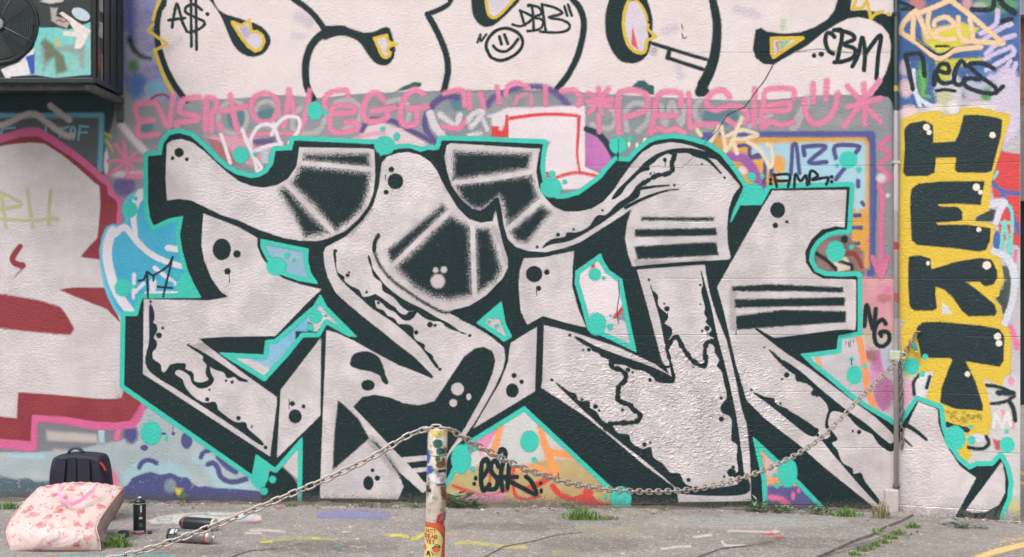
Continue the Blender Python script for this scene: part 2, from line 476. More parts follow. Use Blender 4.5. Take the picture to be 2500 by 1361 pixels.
# a broken, slightly wavering kerb edge
edge = []
A, B = KB + ke * 6, KA
for i in range(60):
    t = i / 59; p = A.lerp(B, t) + kn * random.uniform(-0.012, 0.014)
    edge.append(p)
pts = [Vector((-60, 0.32)), Vector((-60, -60)), Vector((far.x, far.y))] + edge + [Vector((2.42, -0.10)), Vector((2.42, 0.32))]
vs = [bm.verts.new((p.x, p.y, gz(p.x))) for p in pts]
lo = [bm.verts.new((p.x, p.y, gz(p.x) - 0.14)) for p in pts]
bm.faces.new(vs)
for i in range(len(pts)):
    j = (i + 1) % len(pts); bm.faces.new((vs[i], lo[i], lo[j], vs[j]))
pavement = mesh_obj('pavement', bm, M_YARD); tag(pavement, 'worn grey tarmac yard in front of the painted wall', kind='structure')
bm = bmesh.new()
vs = [bm.verts.new((x, y, rz_(max(-8, min(8, x))))) for x, y in ((-150, -90), (150, -90), (150, 160), (-150, 160))]
xs_ = [-150, -8, 8, 150]
bm.free(); bm = bmesh.new()
g = [[bm.verts.new((x, y, rz_(max(-8, min(8, x))))) for x in xs_] for y in (-90, 160)]
for i in range(3): bm.faces.new((g[0][i], g[0][i+1], g[1][i+1], g[1][i]))
road = mesh_obj('road', bm, M_ROAD); tag(road, 'grey tarmac road beside the yard', kind='structure')

# ------------------------------------------------------------------ walls
def wall_mat(name, rgb):
    m, n, l, b = new_mat(name)
    g = n.new('ShaderNodeGroup'); g.node_tree = RELIEF
    vm = n.new('ShaderNodeVectorMath'); vm.operation = 'SCALE'; vm.inputs[0].default_value = lin(*rgb)
    l.new(g.outputs['Tone'], vm.inputs['Scale']); l.new(vm.outputs[0], b.inputs['Base Color']); l.new(g.outputs['Normal'], b.inputs['Normal'])
    b.inputs['Roughness'].default_value = 0.8
    return m
bm = bmesh.new()
add_box(bm, -5.2, 2.36, 0.0, 0.30, -0.12, 4.1)
wall = mesh_obj('painted_wall', bm, wall_mat('grey_render', (140, 141, 147)))
tag(wall, 'long rendered wall covered in layers of graffiti behind the yard', 'wall', kind='thing')
bm = bmesh.new()
q = [C0, C1, C1 - CN * 0.0 + Vector((0.0, 0.0))]
back1 = C1 - CN * 0.34; back0 = C0 - CN * 0.34
pp = [C0, C1, back1, back0]
v0 = [bm.verts.new((p.x, p.y, -0.2)) for p in pp]; v1 = [bm.verts.new((p.x, p.y, 4.1)) for p in pp]
for i in range(4): bm.faces.new((v0[i], v0[(i+1) % 4], v1[(i+1) % 4], v1[i]))
bm.faces.new(v1)
corner = mesh_obj('corner_wall', bm, wall_mat('pale_render', (190, 184, 190)))
tag(corner, 'narrow angled end wall painted with yellow and black letters', 'wall', kind='thing')

# conduit in the corner between the two walls, with its concrete foot
def conduit_mat():
    m, n, l, b = new_mat('overpainted_conduit')
    geo = n.new('ShaderNodeNewGeometry'); sx = n.new('ShaderNodeSeparateXYZ'); l.new(geo.outputs['Position'], sx.inputs[0])
    no = N(n, 'ShaderNodeTexNoise', i_Scale=9.0, i_Detail=5.0); l.new(geo.outputs['Position'], no.inputs['Vector'])
    z = math_n(n, l, 'ADD', sx.outputs['Z'], math_n(n, l, 'MULTIPLY', math_n(n, l, 'SUBTRACT', no.outputs['Fac'], 0.5), 0.10))
    mr = N(n, 'ShaderNodeMapRange'); mr.inputs['From Max'].default_value = 3.4; l.new(z, mr.inputs['Value'])
    cr = n.new('ShaderNodeValToRGB'); cr.color_ramp.interpolation = 'CONSTANT'
    st = [(0.0, (190, 182, 182)), (0.165, (182, 182, 180)), (0.18, (198, 188, 187)), (0.245, (202, 196, 195)), (0.335, (160, 164, 162)), (0.37, (180, 120, 112)), (0.385, (172, 170, 172)), (0.46, (182, 80, 70)), (0.475, (170, 166, 166)), (0.53, (196, 190, 192)), (0.62, (166, 168, 172)), (0.71, (44, 58, 60)), (0.74, (150, 140, 60)), (0.752, (40, 56, 58))]
    e = cr.color_ramp.elements
    while len(e) < len(st): e.new(0.5)
    for k, (p, c) in enumerate(st): e[k].position = p; e[k].color = (*lin(*c), 1)
    l.new(mr.outputs[0], cr.inputs[0]); l.new(cr.outputs[0], b.inputs['Base Color']); b.inputs['Roughness'].default_value = 0.55
    return m
MC = conduit_mat()
cd = empty('wall_conduit', (2.336, -0.03, 0)); tag(cd, 'overpainted metal conduit running down the corner of the two walls', 'pipe')
bm = bmesh.new(); add_lathe(bm, [(0.0145, 0.10), (0.0145, 4.05)], 20, Matrix.Translation((0, 0.0, 0)))
for z in (0.9, 2.1, 3.0): add_box(bm, -0.02, 0.02, -0.016, 0.03, z, z + 0.018)
mesh_obj('pipe', bm, MC, cd)
bm = bmesh.new(); add_box(bm, -0.07, 0.012, -0.026, 0.028, -0.12, 0.12, 0.012)
mesh_obj('foot_block', bm, simple('silvered_concrete', lin(206, 197, 196), 0.6, 0.1, 0.08, 14, 0.6, 70), cd)
bm = bmesh.new(); add_lathe(bm, [(0.02, 0.125), (0.022, 0.135), (0.017, 0.15)], 16)
mesh_obj('collar', bm, simple('dark_collar', lin(86, 88, 92), 0.6), cd)

# ------------------------------------------------------------------ building across the street, seen past the end of the wall
def brick_mat():
    m, n, l, b = new_mat('brown_brick')
    tc = n.new('ShaderNodeTexCoord'); mp = n.new('ShaderNodeMapping'); mp.inputs['Rotation'].default_value = (R(90), 0, 0)
    l.new(tc.outputs['Object'], mp.inputs[0])
    br = N(n, 'ShaderNodeTexBrick', i_Scale=4.4); br.inputs['Color1'].default_value = (*lin(138, 98, 76), 1); br.inputs['Color2'].default_value = (*lin(112, 80, 64), 1)
    br.inputs['Mortar'].default_value = (*lin(120, 108, 100), 1); br.inputs['Mortar Size'].default_value = 0.012
    l.new(mp.outputs[0], br.inputs['Vector']); l.new(br.outputs['Color'], b.inputs['Base Color']); b.inputs['Roughness'].default_value = 0.85
    return m
bd = empty('shop_building', (8.0, 7.2, -0.15)); tag(bd, 'brown brick shop building across the road past the wall end', 'building')
def bpart(name, x0, x1, y0, y1, z0, z1, m):
    b_ = bmesh.new(); add_box(b_, x0, x1, y0, y1, z0, z1); return mesh_obj(name, b_, m, bd)
bpart('wall', -4, 5, 0.25, 6, 0, 7.0, brick_mat())
bpart('cornice', -4, 5, 0.05, 0.247, 4.62, 5.0, simple('grey_stone', lin(150, 152, 158), 0.7))
bpart('signboard', -4, 5, 0.02, 0.247, 2.45, 3.55, simple('grey_board', lin(122, 118, 116), 0.6))
bpart('stall_riser', -4, 5, 0.1, 0.247, 0.0, 1.0, simple('black_tile', lin(36, 52, 56), 0.35))
for k in range(4):
    x0 = -3.8 + k * 2.2
    w_ = bpart('shop_window', x0, x0 + 1.9, 0.16, 0.247, 1.003, 2.447, simple('dark_glass', lin(40, 50, 48), 0.08))
    bb = bmesh.new(); add_box(bb, x0 + 1.903, x0 + 2.197, 0.06, 0.247, 1.003, 2.447); mesh_obj('pilaster', bb, simple('brown_timber', lin(112, 84, 72), 0.6), bd)
# ================================================================== graffiti on the long wall
BLK = (30, 48, 51); TEAL = (62, 200, 182); SIL = (204, 194, 195); WHT = (227, 215, 214); YEL = (218, 186, 64)
PINK = (230, 134, 168); NAVY = (82, 82, 136); GREYB = (132, 140, 145)
pBLK = paint(BLK, 0.5); pBLKs = paint(BLK, 0.5, speck=0.8); pTEAL = paint(TEAL, 0.55); pYEL = paint(YEL, 0.55); pWHT = paint(WHT, 0.6)
pSIL = paint((206, 198, 200), 0.34, 0.24, rgb2=(225, 217, 218)); pPINK = paint(PINK, 0.6, alpha=0.93, speck=0.7)
FULLC = (-260, -180, 2190, 1300)

def patch(name, rgb, prims, f=8, res=7, label=None, alpha=1.0, speck=0.5, plane='wall', par=None, **k):
    return coat(par or (wall if plane == 'wall' else corner), name, paint(rgb, 0.65, alpha=alpha, speck=speck), prims, plane, f=f, res=res, label=label, **k)

# --- old coats underneath, left to right
patch('paint_patch', (58, 78, 82), [poly('O', '-260,170 330,170 322,300 270,320 250,460 -260,460')], 8, label='dark teal grey coat with painted-in shade under the fan unit')  # dark paint, with the unit's shadow on the wall put into its colour
patch('paint_patch', (92, 100, 103), [poly('O', '-260,285 245,285 245,460 -260,460')], 10)
patch('paint_patch', (126, 126, 133), [poly('O', '-260,1020 330,1020 330,1130 -260,1130')], 10)
patch('paint_patch', (152, 150, 158), [poly('O', '250,330 360,330 360,500 290,500')], 10)
coat(wall, 'paint_patch', paint((134, 142, 147), 0.65, speck=0.4, rgb2=(150, 152, 156)), [poly('O', '305,150 700,225 2178,225 2178,420 250,420')], f=5, res=7, label='grey roller band above the silver letters')
# top left corner between the unit and the bubble letters
coat(wall, 'paint_patch', paint((168, 164, 186), 0.65, rgb2=(120, 122, 180)), [poly('O', '296,-180 480,-180 470,245 330,250 300,200')], f=6, res=7)
patch('paint_patch', (96, 100, 168), [line('O', '318,-60 316,40 322,100', 26, 20)], 12, 5)
patch('paint_patch', (44, 62, 66), [line('C1', '955,290 985,360 1040,415 1110,435', 16, 8)], 7, 4)
patch('paint_patch', (88, 140, 84), [circ('C1', 985, 490, 40, 50)], 9, 4)
patch('paint_patch', (80, 120, 176), [circ('C1', 1010, 640, 65, 95)], 14, 5)
patch('paint_patch', (120, 176, 200), [circ('C1', 1150, 650, 70, 60)], 14, 5)
coat(wall, 'paint_patch', paint((150, 50, 58), 0.6), [line('C1', '1115,735 1160,705 1215,700 1245,720', 5)], f=2.5, res=3)
# lower left
coat(wall, 'paint_patch', paint((166, 180, 184), 0.65, rgb2=(180, 188, 190)), [poly('O', '-260,1106 90,1104 200,1098 240,1085 300,1075 350,1000 420,960 700,1080 700,1200 -260,1200')], f=5, res=7, label='pale blue grey coat low on the wall behind the bags')
patch('paint_patch', (190, 183, 178), [poly('E1', '335,450 700,475 705,535 340,520')], 6, 5)
patch('paint_patch', (190, 183, 178), [poly('E1', '385,580 480,590 470,610 390,605')], 6, 5)
patch('paint_patch', (168, 200, 214), [poly('E1', '708,440 752,445 755,540 712,535')], 3, 4)
patch('paint_patch', (168, 200, 214), [poly('E1', '60,615 330,620 325,650 60,645')], 5, 4)
patch('paint_patch', (226, 112, 158), [line('E1', '855,440 840,505', 14)], 5, 4)
patch('paint_patch', NAVY, [circ('E1', 945, 475, 50, 68)], 6, 4)
coat(wall, 'paint_patch', paint((86, 102, 112), 0.7, worn=0.40), [poly('E1', '-700,760 0,775 120,800 200,790 260,815 375,810 375,985 -700,985')], f=5, res=6, label='slate coat at the foot of the wall behind the pink bag')
patch('paint_patch', (168, 206, 216), [line('E8', '420,250 500,150 590,150 720,180 800,170 900,230', 34)], 14, 5, alpha=0.85)
patch('paint_patch', (172, 208, 216), [line('E8', '1020,60 1080,60 1150,180 1220,290 1500,320', 30)], 14, 5, alpha=0.9)
wave = coat(wall, 'navy_wave', paint((78, 84, 134), 0.62, worn=0.36), [poly('E8', '350,335 400,300 440,240 500,215 600,187 690,215 770,195 850,232 930,240 960,290 1020,320 1080,310 1150,330 1250,332 1400,342 1530,355 1640,400 1640,470 1200,470 900,470 600,470 350,470')], f=3, res=5, label='navy wavy band along the foot of the wall')
pN = paint(NAVY, 0.6)
for s, w in (('500,150 530,100 590,85 650,112', 11), ('1035,62 1060,18 1110,0 1150,-20', 11), ('1100,122 1150,112 1185,160 1210,230 1280,272 1350,272 1430,250', 13), ('1190,60 1270,145 1340,185', 14)):
    coat(wave, 'stroke', pN, [line('E8', s, w)], f=3, res=3)
dots(wave, 'blot', pN, 'E1', '1040,572,28,22 1248,470,14 1180,470,22,10 1345,520,42,60')
coat(wave, 'stroke', pN, [line('E1', '1246,400 1247,470', 2)], f=1.2, res=2)
patch('paint_patch', (140, 160, 170), [circ('E8', 770, 310, 50, 60)], 8, 4, alpha=0.8)
patch('paint_patch', (214, 196, 72), [poly('E8', '800,325 880,335 860,400 830,395')], 4, 3)
patch('paint_patch', (84, 146, 76), [circ('E8', 885, 395, 25, 28)], 6, 4)
patch('paint_patch', (226, 120, 160), [poly('E1', '800,720 830,760 860,810 850,850 810,850')], 6, 4)

# --- blue framed panel at far left
frame = coat(wall, 'blue_frame', paint((108, 172, 196), 0.6, speck=0.6), [line('C1', '-700,855 300,855 750,852 748,1000 738,1260', 13, sm=False)], f=4, res=4, label='light blue sprayed frame line under the fan unit')
pB = paint((120, 184, 205), 0.6)
for s in ('440,1012 452,945', '432,962 505,938', '515,1030 528,940 555,965 540,1030', '590,935 578,1035', '590,932 652,938', '585,980 640,978', '10,990 22,955 110,945', '340,930 335,985'):
    coat(frame, 'letter_stroke', pB, [line('C1', s, 5.5)], f=2, res=2.5)
pLG = paint((194, 188, 186), 0.6)
coat(wall, 'pale_stroke', pLG, [line('C1', '-500,1060 0,930 150,862 250,842 340,900 480,998 535,1000', 15)], f=4, res=4, label='pale grey sprayed zigzag line at the left')
coat(wall, 'pale_stroke', pLG, [line('C1', '372,782 440,835 512,886', 15)], f=4, res=4, label='short pale grey sprayed dash below the fan unit')

# --- red edged silver piece at the left
redp = coat(wall, 'red_edged_graffiti', paint((214, 102, 150), 0.55), [poly('O', '-260,340 0,330 50,315 70,311 95,312 130,332 200,382 250,425 268,443 274,465 292,480 298,495 294,545 300,640 305,900 360,985 342,1030 325,1047 280,1050 230,1050 160,1037 92,1030 90,1095 80,1103 0,1095 -260,1085')], f=2.5, res=5, label='silver graffiti letters edged in dark red and pink at the left')
coat(redp, 'red_edge', paint((140, 52, 60), 0.5, rgb2=(150, 60, 66)), [poly('O', '-260,360 0,350 50,335 90,333 115,345 190,395 248,445 262,455 264,475 283,490 287,500 284,550 300,640 305,900 345,985 328,1010 318,1028 280,1032 235,1030 160,1018 78,1013 75,1078 0,1072 -260,1062')], f=2.5, res=5)
coat(redp, 'letter', paint((208, 200, 201), 0.45, 0.2, rgb2=(220, 212, 213)), [poly('O', '-260,365 0,357 33,352 76,349 109,351 159,384 198,417 231,447 243,455 245,496 242,540 238,580 195,628 246,635 300,640 305,930 298,975 237,974 135,964 44,958 41,1022 0,1017 -260,1010')], f=2.5, res=5)
pRED = paint((146, 54, 62), 0.5)
coat(redp, 'wedge', pRED, [poly('D1', '435,930 530,915 780,915 900,1190 880,1170 790,1075 560,985')], f=2.5, res=4)
coat(redp, 'bar', pRED, [poly('D1', '-700,880 0,960 150,985 300,1010 450,1060 500,1130 550,1220 520,1265 300,1250 0,1215 -700,1180')], f=3.5, res=4)
coat(redp, 'flick', pRED, [line('D1', '148,612 95,690 110,735 165,752', 14, 16), line('D1', '185,755 140,800 95,855', 6, 1)], f=2.5, res=3)
coat(redp, 'overspray', paint((150, 60, 66), 0.6, alpha=0.85, speck=1.3), [poly('E1', '840,235 900,180 1000,260 960,350 900,340')], f=12, res=4)
pOL = paint((188, 190, 128), 0.6, alpha=0.72, speck=0.8)
for s, w in (('8,212 25,330 45,470', 9), ('-60,190 60,240 160,300 60,330 -80,340', 8), ('203,195 222,330 242,468', 8), ('-200,400 0,408 250,420 370,405 432,412', 7), ('375,205 365,320 360,450', 8)):
    coat(redp, 'letter_stroke', pOL, [line('D1', s, w)], f=3, res=3)

# --- bits between the red piece and the silver letters
patch('paint_patch', (104, 92, 146), [circ('D1', 920, 160, 75, 80)], 10, 4, alpha=0.9)
patch('paint_patch', (214, 204, 212), [line('C1', '840,1285 1060,1290', 16)], 7, 4, alpha=0.9)
patch('paint_patch', (224, 216, 220), [circ('C1', 785, 1195, 18, 90)], 4, 3)
patch('paint_patch', (226, 214, 222), [line('C1', '895,925 960,1000 1060,1110', 15, 18)], 7, 4, alpha=0.9)
patch('paint_patch', (196, 182, 96), [line('C1', '775,985 820,1008', 6)], 3, 3)
patch('paint_patch', (202, 188, 92), [line('C1', '780,1038 810,1070 832,1118', 6)], 3, 3)
star = coat(wall, 'pink_star', pPINK, [line('C1', '800,1192 1050,1180', 9), line('C1', '850,1068 985,1250', 9), line('C1', '915,1048 945,1310', 9), line('C1', '1005,1128 812,1292', 9)], f=3, res=3, label='small pink sprayed star beside the red edged letters')
coat(wall, 'pink_dash', pPINK, [line('C1', '940,1300 1050,1302', 13)], f=4, res=3)

# --- blue snake piece
snake = coat(wall, 'blue_graffiti', paint((104, 192, 222), 0.55), [poly('D1', '1070,170 1000,200 945,240 905,300 895,360 930,405 920,430 880,455 830,445 785,465 755,530 732,640 740,760 760,880 795,985 835,1065 885,1135 920,1110 1030,1110 1060,980 1500,990 1400,300 1200,200')], f=2.5, res=4, label='sky blue and white curling graffiti between two silver pieces')
coat(snake, 'fill', paint((62, 172, 206), 0.55, rgb2=(74, 178, 212)), [poly('D1', '1080,190 1000,225 950,270 925,310 920,360 950,400 940,440 880,480 830,470 800,490 775,540 755,640 762,760 785,870 815,980 855,1060 890,1100 920,1090 1030,1100 1060,980 1500,990 1400,300 1200,200')], f=2.5, res=4)
pW2 = paint((226, 222, 230), 0.6)
for s, w, w2 in (('832,500 800,580 792,690 812,800 842,900 885,990 960,1090', 24, 22), ('850,520 915,470 965,515 1025,590 1120,672 1240,728 1345,757', 16, 14), ('1045,225 1000,290 985,400 1003,535', 26, 10), ('1240,622 1312,632', 15, 15), ('1142,770 1220,830 1302,892', 11, 9), ('990,820 985,990', 10, 8), ('985,960 1060,885', 9, 9), ('1130,875 1128,945', 17, 15), ('1080,955 1330,952', 9, 6)):
    coat(snake, 'white_stroke', pW2, [line('D1', s, w, w2)], f=2.2, res=3)
dots(snake, 'dot', pTEAL, 'D1', '960,340,56,62 1000,258,17 907,918,62,66 988,908,15')
# --- white bubble letters along the top
bub = coat(wall, 'bubble_graffiti', pWHT, [poly('O', '395,-180 396,0 387,50 388,110 400,165 428,215 452,246 560,242 700,232 780,240 870,230 962,226 1080,222 1200,220 1330,222 1450,228 1600,237 1700,242 1800,246 1900,243 1990,233 2070,232 2150,236 2182,236 2182,-180')], f=2.5, res=7, label='white bubble letters with black outlines across the top of the wall')
pLIL = paint((208, 198, 214), 0.6); pSCU = paint((190, 184, 200), 0.65, alpha=0.55, speck=1.0)
for c, s, w in (('C2', '1000,130 1070,160', 22), ('C2', '960,265 1030,275', 10), ('C2', '20,370 130,290', 7), ('C5', '600,70 740,110', 16), ('C4', '1290,230 1350,210', 16), ('C4', '1380,500 1400,560', 14)):
    coat(bub, 'scuff', pSCU, [line(c, s, w)], f=9, res=5)
coat(bub, 'scuff', paint((150, 196, 140), 0.65, alpha=0.5, speck=1.0), [line('C5', '945,150 945,210', 8)], f=6, res=4)
coat(bub, 'scuff', paint((60, 72, 80), 0.65, alpha=0.45, speck=1.0), [circ('C4', 1195, 380, 18)], f=8, res=4)
O_ = lambda pr, **k: coat(bub, 'outline', pBLK, pr, f=2.5, res=4, **k)
O_([line('C1', '1225,-300 1212,0 1178,80 1160,180 1163,290 1182,380 1222,500 1290,630 1375,745', 15)])
O_([poly('C2', '300,-300 350,-300 370,0 430,90 520,125 600,150 700,185 760,235 788,290 775,350 730,400 660,422 590,405 520,345 470,240 420,120 360,30 310,-60', True)])
O_([line('C2', '820,-120 960,-5 1040,50 1110,115 1160,180 1190,225', 15)])
O_([line('C2', '1100,728 1060,650 1045,540 1055,430 1095,330 1160,262 1240,224 1330,222', 17, 21), poly('C3', '-40,200 60,195 130,200 200,222 260,240 330,238 390,213 430,200 460,215 480,280 500,350 490,420 460,470 410,487 350,465 300,410 250,335 200,292 130,268 60,270 -40,296', True)])
O_([line('C3', '960,-200 910,0 850,60 738,106', 13), line('C3', '738,108 800,220 850,330 880,430 888,520 875,600 858,668', 16)])
O_([poly('C3', '1050,-200 1060,0 1065,80 1090,150 1140,195 1190,200 1240,180 1300,130 1380,50 1430,-10 1560,-200', True)])
O_([line('C4', '540,-120 600,-5 650,60 680,150 675,260 640,400 590,510 540,590 475,668', 16)])
O_([poly('C4', '900,-130 868,0 845,80 838,180 850,280 890,380 950,450 1020,470 1080,462 1140,420 1175,340 1190,230 1185,120 1150,0 1090,-130', True)])
O_([line('C4', '1180,320 1300,355 1512,422', 9), line('C5', '-5,330 180,385 400,447', 9), line('C5', '105,375 88,428', 11, 12), line('C5', '88,428 230,475 375,522', 10)])
O_([line('C5', '405,-220 425,0 440,80 455,180 452,300 435,420 395,540 350,630', 18, 28), line('C5', '350,630 325,685 375,680', 24, 20)])
O_([poly('C5', '740,220 780,207 830,235 950,250 1070,240 1180,200 1270,145 1320,80 1345,0 1350,-300 1450,-300 1450,0 1440,70 1560,75 1680,100 1755,120 1770,160 1765,860 1750,760 1720,715 1590,712 1640,650 1700,540 1735,430 1740,320 1720,250 1670,190 1600,150 1500,128 1420,140 1340,180 1230,250 1120,340 1010,400 870,480 800,475 740,430 720,360 730,280')])
pL2 = paint((214, 203, 214), 0.6)
F_ = lambda pr: coat(bub, 'counter', pL2, pr, f=2.2, res=4)
F_([poly('C2', '505,165 575,190 632,150 645,235 690,235 730,265 740,310 715,365 675,378 625,345 570,275')])
F_([poly('C3', '345,285 435,262 445,310 512,327 450,345 440,375 462,390 455,415 430,428 400,410')])
F_([poly('C3', '1165,-10 1175,60 1190,110 1225,135 1270,110 1320,60 1375,0')])
F_([poly('C4', '1010,10 985,80 975,170 985,260 1010,330 1050,375 1100,392 1135,375 1145,300 1160,290 1150,215 1155,190 1145,140 1120,60 1070,5')])
F_([poly('C5', '860,280 1090,280 870,425 855,400')])
coat(bub, 'counter_shade', paint((176, 168, 196), 0.6, alpha=0.8), [poly('C2', '560,205 615,190 640,250 600,290')], f=6, res=4)
coat(bub, 'red_wedge', paint((218, 92, 96), 0.6), [poly('C4', '1040,190 1030,330 1085,372 1065,290')], f=2, res=3)
coat(bub, 'green_wedge', paint((150, 190, 140), 0.6), [poly('C5', '905,300 1000,298 925,385')], f=3, res=3)
coat(bub, 'red_wedge', paint((206, 130, 136), 0.6), [poly('C5', '885,310 905,305 920,390 905,395')], f=2.5, res=3)
Y_ = lambda pr: coat(bub, 'yellow_trim', pYEL, pr, f=2.0, res=3)
Y_([line('C1', '1200,-40 1150,70 1130,150', 8), line('C1', '1130,180 1095,230 1235,325 1140,375', 7.5, sm=False), line('C1', '1140,375 1170,460 1215,580 1278,692', 9)])
Y_([line('C2', '505,165 575,190 632,150 645,235 690,235 730,265 740,310 715,365 675,378 625,345 570,275 510,180', 7.5, closed=True, sm=False)])
Y_([line('C3', '345,285 435,262 445,310 512,327 450,345 440,375 462,390 455,415 430,428 400,410', 7.5, closed=True, sm=False)])
Y_([line('C3', '1168,-20 1177,60 1192,112 1225,133 1270,110 1320,60 1378,-5', 7)])
Y_([line('C4', '1010,10 985,80 975,170 985,260 1010,330 1050,375 1100,392 1135,375 1145,300', 8), line('C4', '1145,300 1215,275 1150,215 1158,185', 7, sm=False), line('C4', '1150,150 1140,110 1115,55 1070,5 1020,-5', 6)])
Y_([line('C5', '860,400 858,285 1088,282 872,424', 9, sm=False)])
Y_([line('C5', '1500,-40 1455,70 1530,62 1562,5 1592,142', 8, sm=False), line('C5', '1592,142 1625,105 1682,86', 8), circ('C5', 1722, 106, 15)])
# tags on the bubble letters
def tagset(par, name, c, strokes, w, mat=None, label=None, f=1.8, res=2.6, plane='wall'):
    pr = [line(c, s, w) for s in strokes]
    return coat(par, name, mat or pBLK, pr, plane, f=f, res=res, label=label)
tagset(bub, 'tag', 'C1', ['1270,205 1285,110 1305,30 1330,100 1345,160 1380,235', '1245,150 1365,135', '1490,75 1430,35 1380,50 1370,90 1440,130 1505,160 1500,195 1440,230 1395,240', '1410,-20 1413,345', '1445,-20 1452,370'], 7.5, label='black tag with a dollar sign on the leftmost bubble letter')
coat(bub, 'tag_dot', pBLK, [circ('C2', 322, 105, 15)], f=1.6, res=2)
tagset(bub, 'smiley', 'C3', ['1190,400 1170,345 1190,280 1250,225 1330,212 1410,250 1440,310 1420,370 1360,420 1280,448 1215,430 1190,400'], 8.5, label='black smiley face drawn on the middle bubble letter')
tagset(bub, 'smiley_face', 'C3', ['1222,340 1255,372 1310,382 1360,350 1405,290', '1268,272 1283,328', '1305,258 1330,325'], 8)
tagset(bub, 'tick', 'C3', ['1105,315 1128,255 1130,305 1172,255'], 6)
tagset(bub, 'tag', 'C4', ['155,183 215,195 275,165 300,125 212,80', '212,78 245,190', '270,45 300,60 312,228', '275,38 345,55 370,100 312,130 370,145 380,185 345,220 265,232', '372,40 400,232', '370,33 465,58 522,100 425,130 525,150 578,190 555,228 480,242 360,236', '538,48 560,118', '565,35 592,118'], 7, label='black three letter tag above the smiley face')
tagset(bub, 'tag', 'C5', ['1322,275 1300,250 1268,250 1255,300 1275,370 1312,398', '1318,225 1380,240 1345,440', '1330,222 1440,248 1468,290 1395,330 1472,362 1465,420 1400,452 1322,462', '1455,492 1500,400 1528,280 1548,400 1540,520', '1550,400 1662,262 1645,420 1632,582'], 11, label='bold black three letter tag on the right end bubble')
dots(bub, 'tag_dot', pBLK, 'C5', '1172,412,18 1225,403,20')
tagset(bub, 'scratch', 'C5', ['192,182 202,215', '195,250 208,285 228,275'], 3)

# --- old bubble shapes in the grey band
pLB = paint((186, 183, 187), 0.65, alpha=0.85, speck=0.8)
for c, s, w in (('C2', '400,880 430,790 520,750 600,800 610,900 550,985 450,970 400,900', 11), ('C2', '670,820 720,760 800,760 850,840 820,930 720,920 670,850', 10), ('C2', '1010,800 960,850 960,960 1060,990 1150,960 1200,860', 12), ('C3', '60,760 160,740 240,800 220,900 120,960', 12), ('C3', '430,760 560,740 600,860 540,960', 11), ('C4', '720,770 850,780 920,870 870,950 740,920', 11), ('C4', '1000,960 990,830 1060,760 1150,800 1150,900 1080,970', 12), ('C5', '40,780 70,930 120,760 190,920 215,780', 12), ('C5', '330,740 290,820 330,910 420,930', 13), ('C5', '1130,740 1020,950', 20), ('C5', '860,840 700,930', 12)):
    coat(wall, 'ghost_outline', pLB, [line(c, s, w)], f=4, res=4)
pTB = paint((84, 130, 142), 0.65, alpha=0.85)
for c, v in (('C2', (770, 860, 75, 55)), ('C2', (530, 870, 60, 80)), ('C5', (480, 860, 130, 65)), ('C1', (1075, 930, 50, 50)), ('C3', (970, 760, 60, 60))):
    coat(wall, 'paint_patch', pTB, [circ(c, *v)], f=6, res=4)
coat(wall, 'green_blot', paint((38, 92, 90), 0.6), [poly('C3', '490,682 560,640 640,605 690,612 690,640 600,665')], f=3, res=3)
coat(wall, 'green_blot', paint((38, 92, 90), 0.6), [poly('C4', '1030,645 1080,600 1130,595 1160,625 1200,635 1200,700 1150,700')], f=3, res=3)

# --- purple and magenta arcs, white block with red lines
pPUR = paint((92, 80, 134), 0.6, speck=0.7)
pPK2 = paint((224, 160, 178), 0.6, alpha=0.9)
coat(wall, 'paint_patch', pPK2, [poly('C2', '300,1010 420,1060 520,1190 700,1240 760,1180 800,1100 800,1020 600,1000')], f=6, res=4)
coat(wall, 'paint_patch', paint((176, 108, 112), 0.6), [poly('C2', '320,1030 400,1040 480,1090 540,1220 430,1170')], f=4, res=4)
coat(wall, 'paint_patch', paint((92, 88, 132), 0.6), [poly('C2', '640,1030 840,1015 800,1060 680,1080')], f=5, res=4)
coat(wall, 'paint_patch', paint((180, 200, 210), 0.6), [poly('C2', '715,1110 770,1100 775,1210 720,1210')], f=4, res=4)
coat(wall, 'paint_patch', paint((222, 200, 206), 0.6), [poly('C3', '220,1010 300,930 400,905 560,960 700,1040 760,1080 400,1100 250,1060')], f=5, res=4)
coat(wall, 'pink_swipe', pPK2, [line('C3', '200,1025 320,990 420,985', 9)], f=4, res=4)
coat(wall, 'purple_arc', pPUR, [line('C3', '250,965 300,892 380,880 500,902 620,968 770,1045', 12)], f=3, res=4, label='purple sprayed arc above the left silver letter')
coat(wall, 'purple_arc', pPUR, [line('C3', '800,1060 725,950 730,850 800,752 880,712 955,722', 14, 16)], f=3.5, res=4, label='purple sprayed loop above the middle silver letter')
coat(wall, 'purple_arc', paint((104, 84, 140), 0.6, speck=1.0), [line('C4', '-30,780 0,735 80,690 180,652 300,640 400,652 480,690 570,785', 15)], f=4.5, res=4, label='purple sprayed arch above the white block')
blk = coat(wall, 'white_block', paint((229, 216, 222), 0.6), [poly('C4', '0,850 120,795 690,782 697,1230 810,1290 690,1400 370,1400 385,1100 440,1050 0,1040')], f=4, res=5, label='white painted block with red lines behind the silver letters')
pMAG = paint((188, 104, 178), 0.6, rgb2=(196, 130, 184))
coat(wall, 'magenta_arc', pMAG, [poly('C4', '697,990 780,1015 850,1085 895,1170 835,1275 695,1235')], f=4, res=4)
coat(wall, 'dark_arc', paint((52, 60, 80), 0.6), [line('C4', '700,955 790,992 860,1075 912,1170', 14, 16)], f=3, res=4)
pR2 = paint((216, 66, 68), 0.6, speck=0.7)
coat(blk, 'red_line', pR2, [line('C4', '135,875 330,850 480,845 630,855', 9, 8), line('C4', '645,860 640,1000 632,1150 657,1290', 9, 5)], f=2.5, res=3)
coat(blk, 'red_line', pR2, [line('C4', '480,1312 560,1287 650,1277 805,1308', 8)], f=3, res=3)
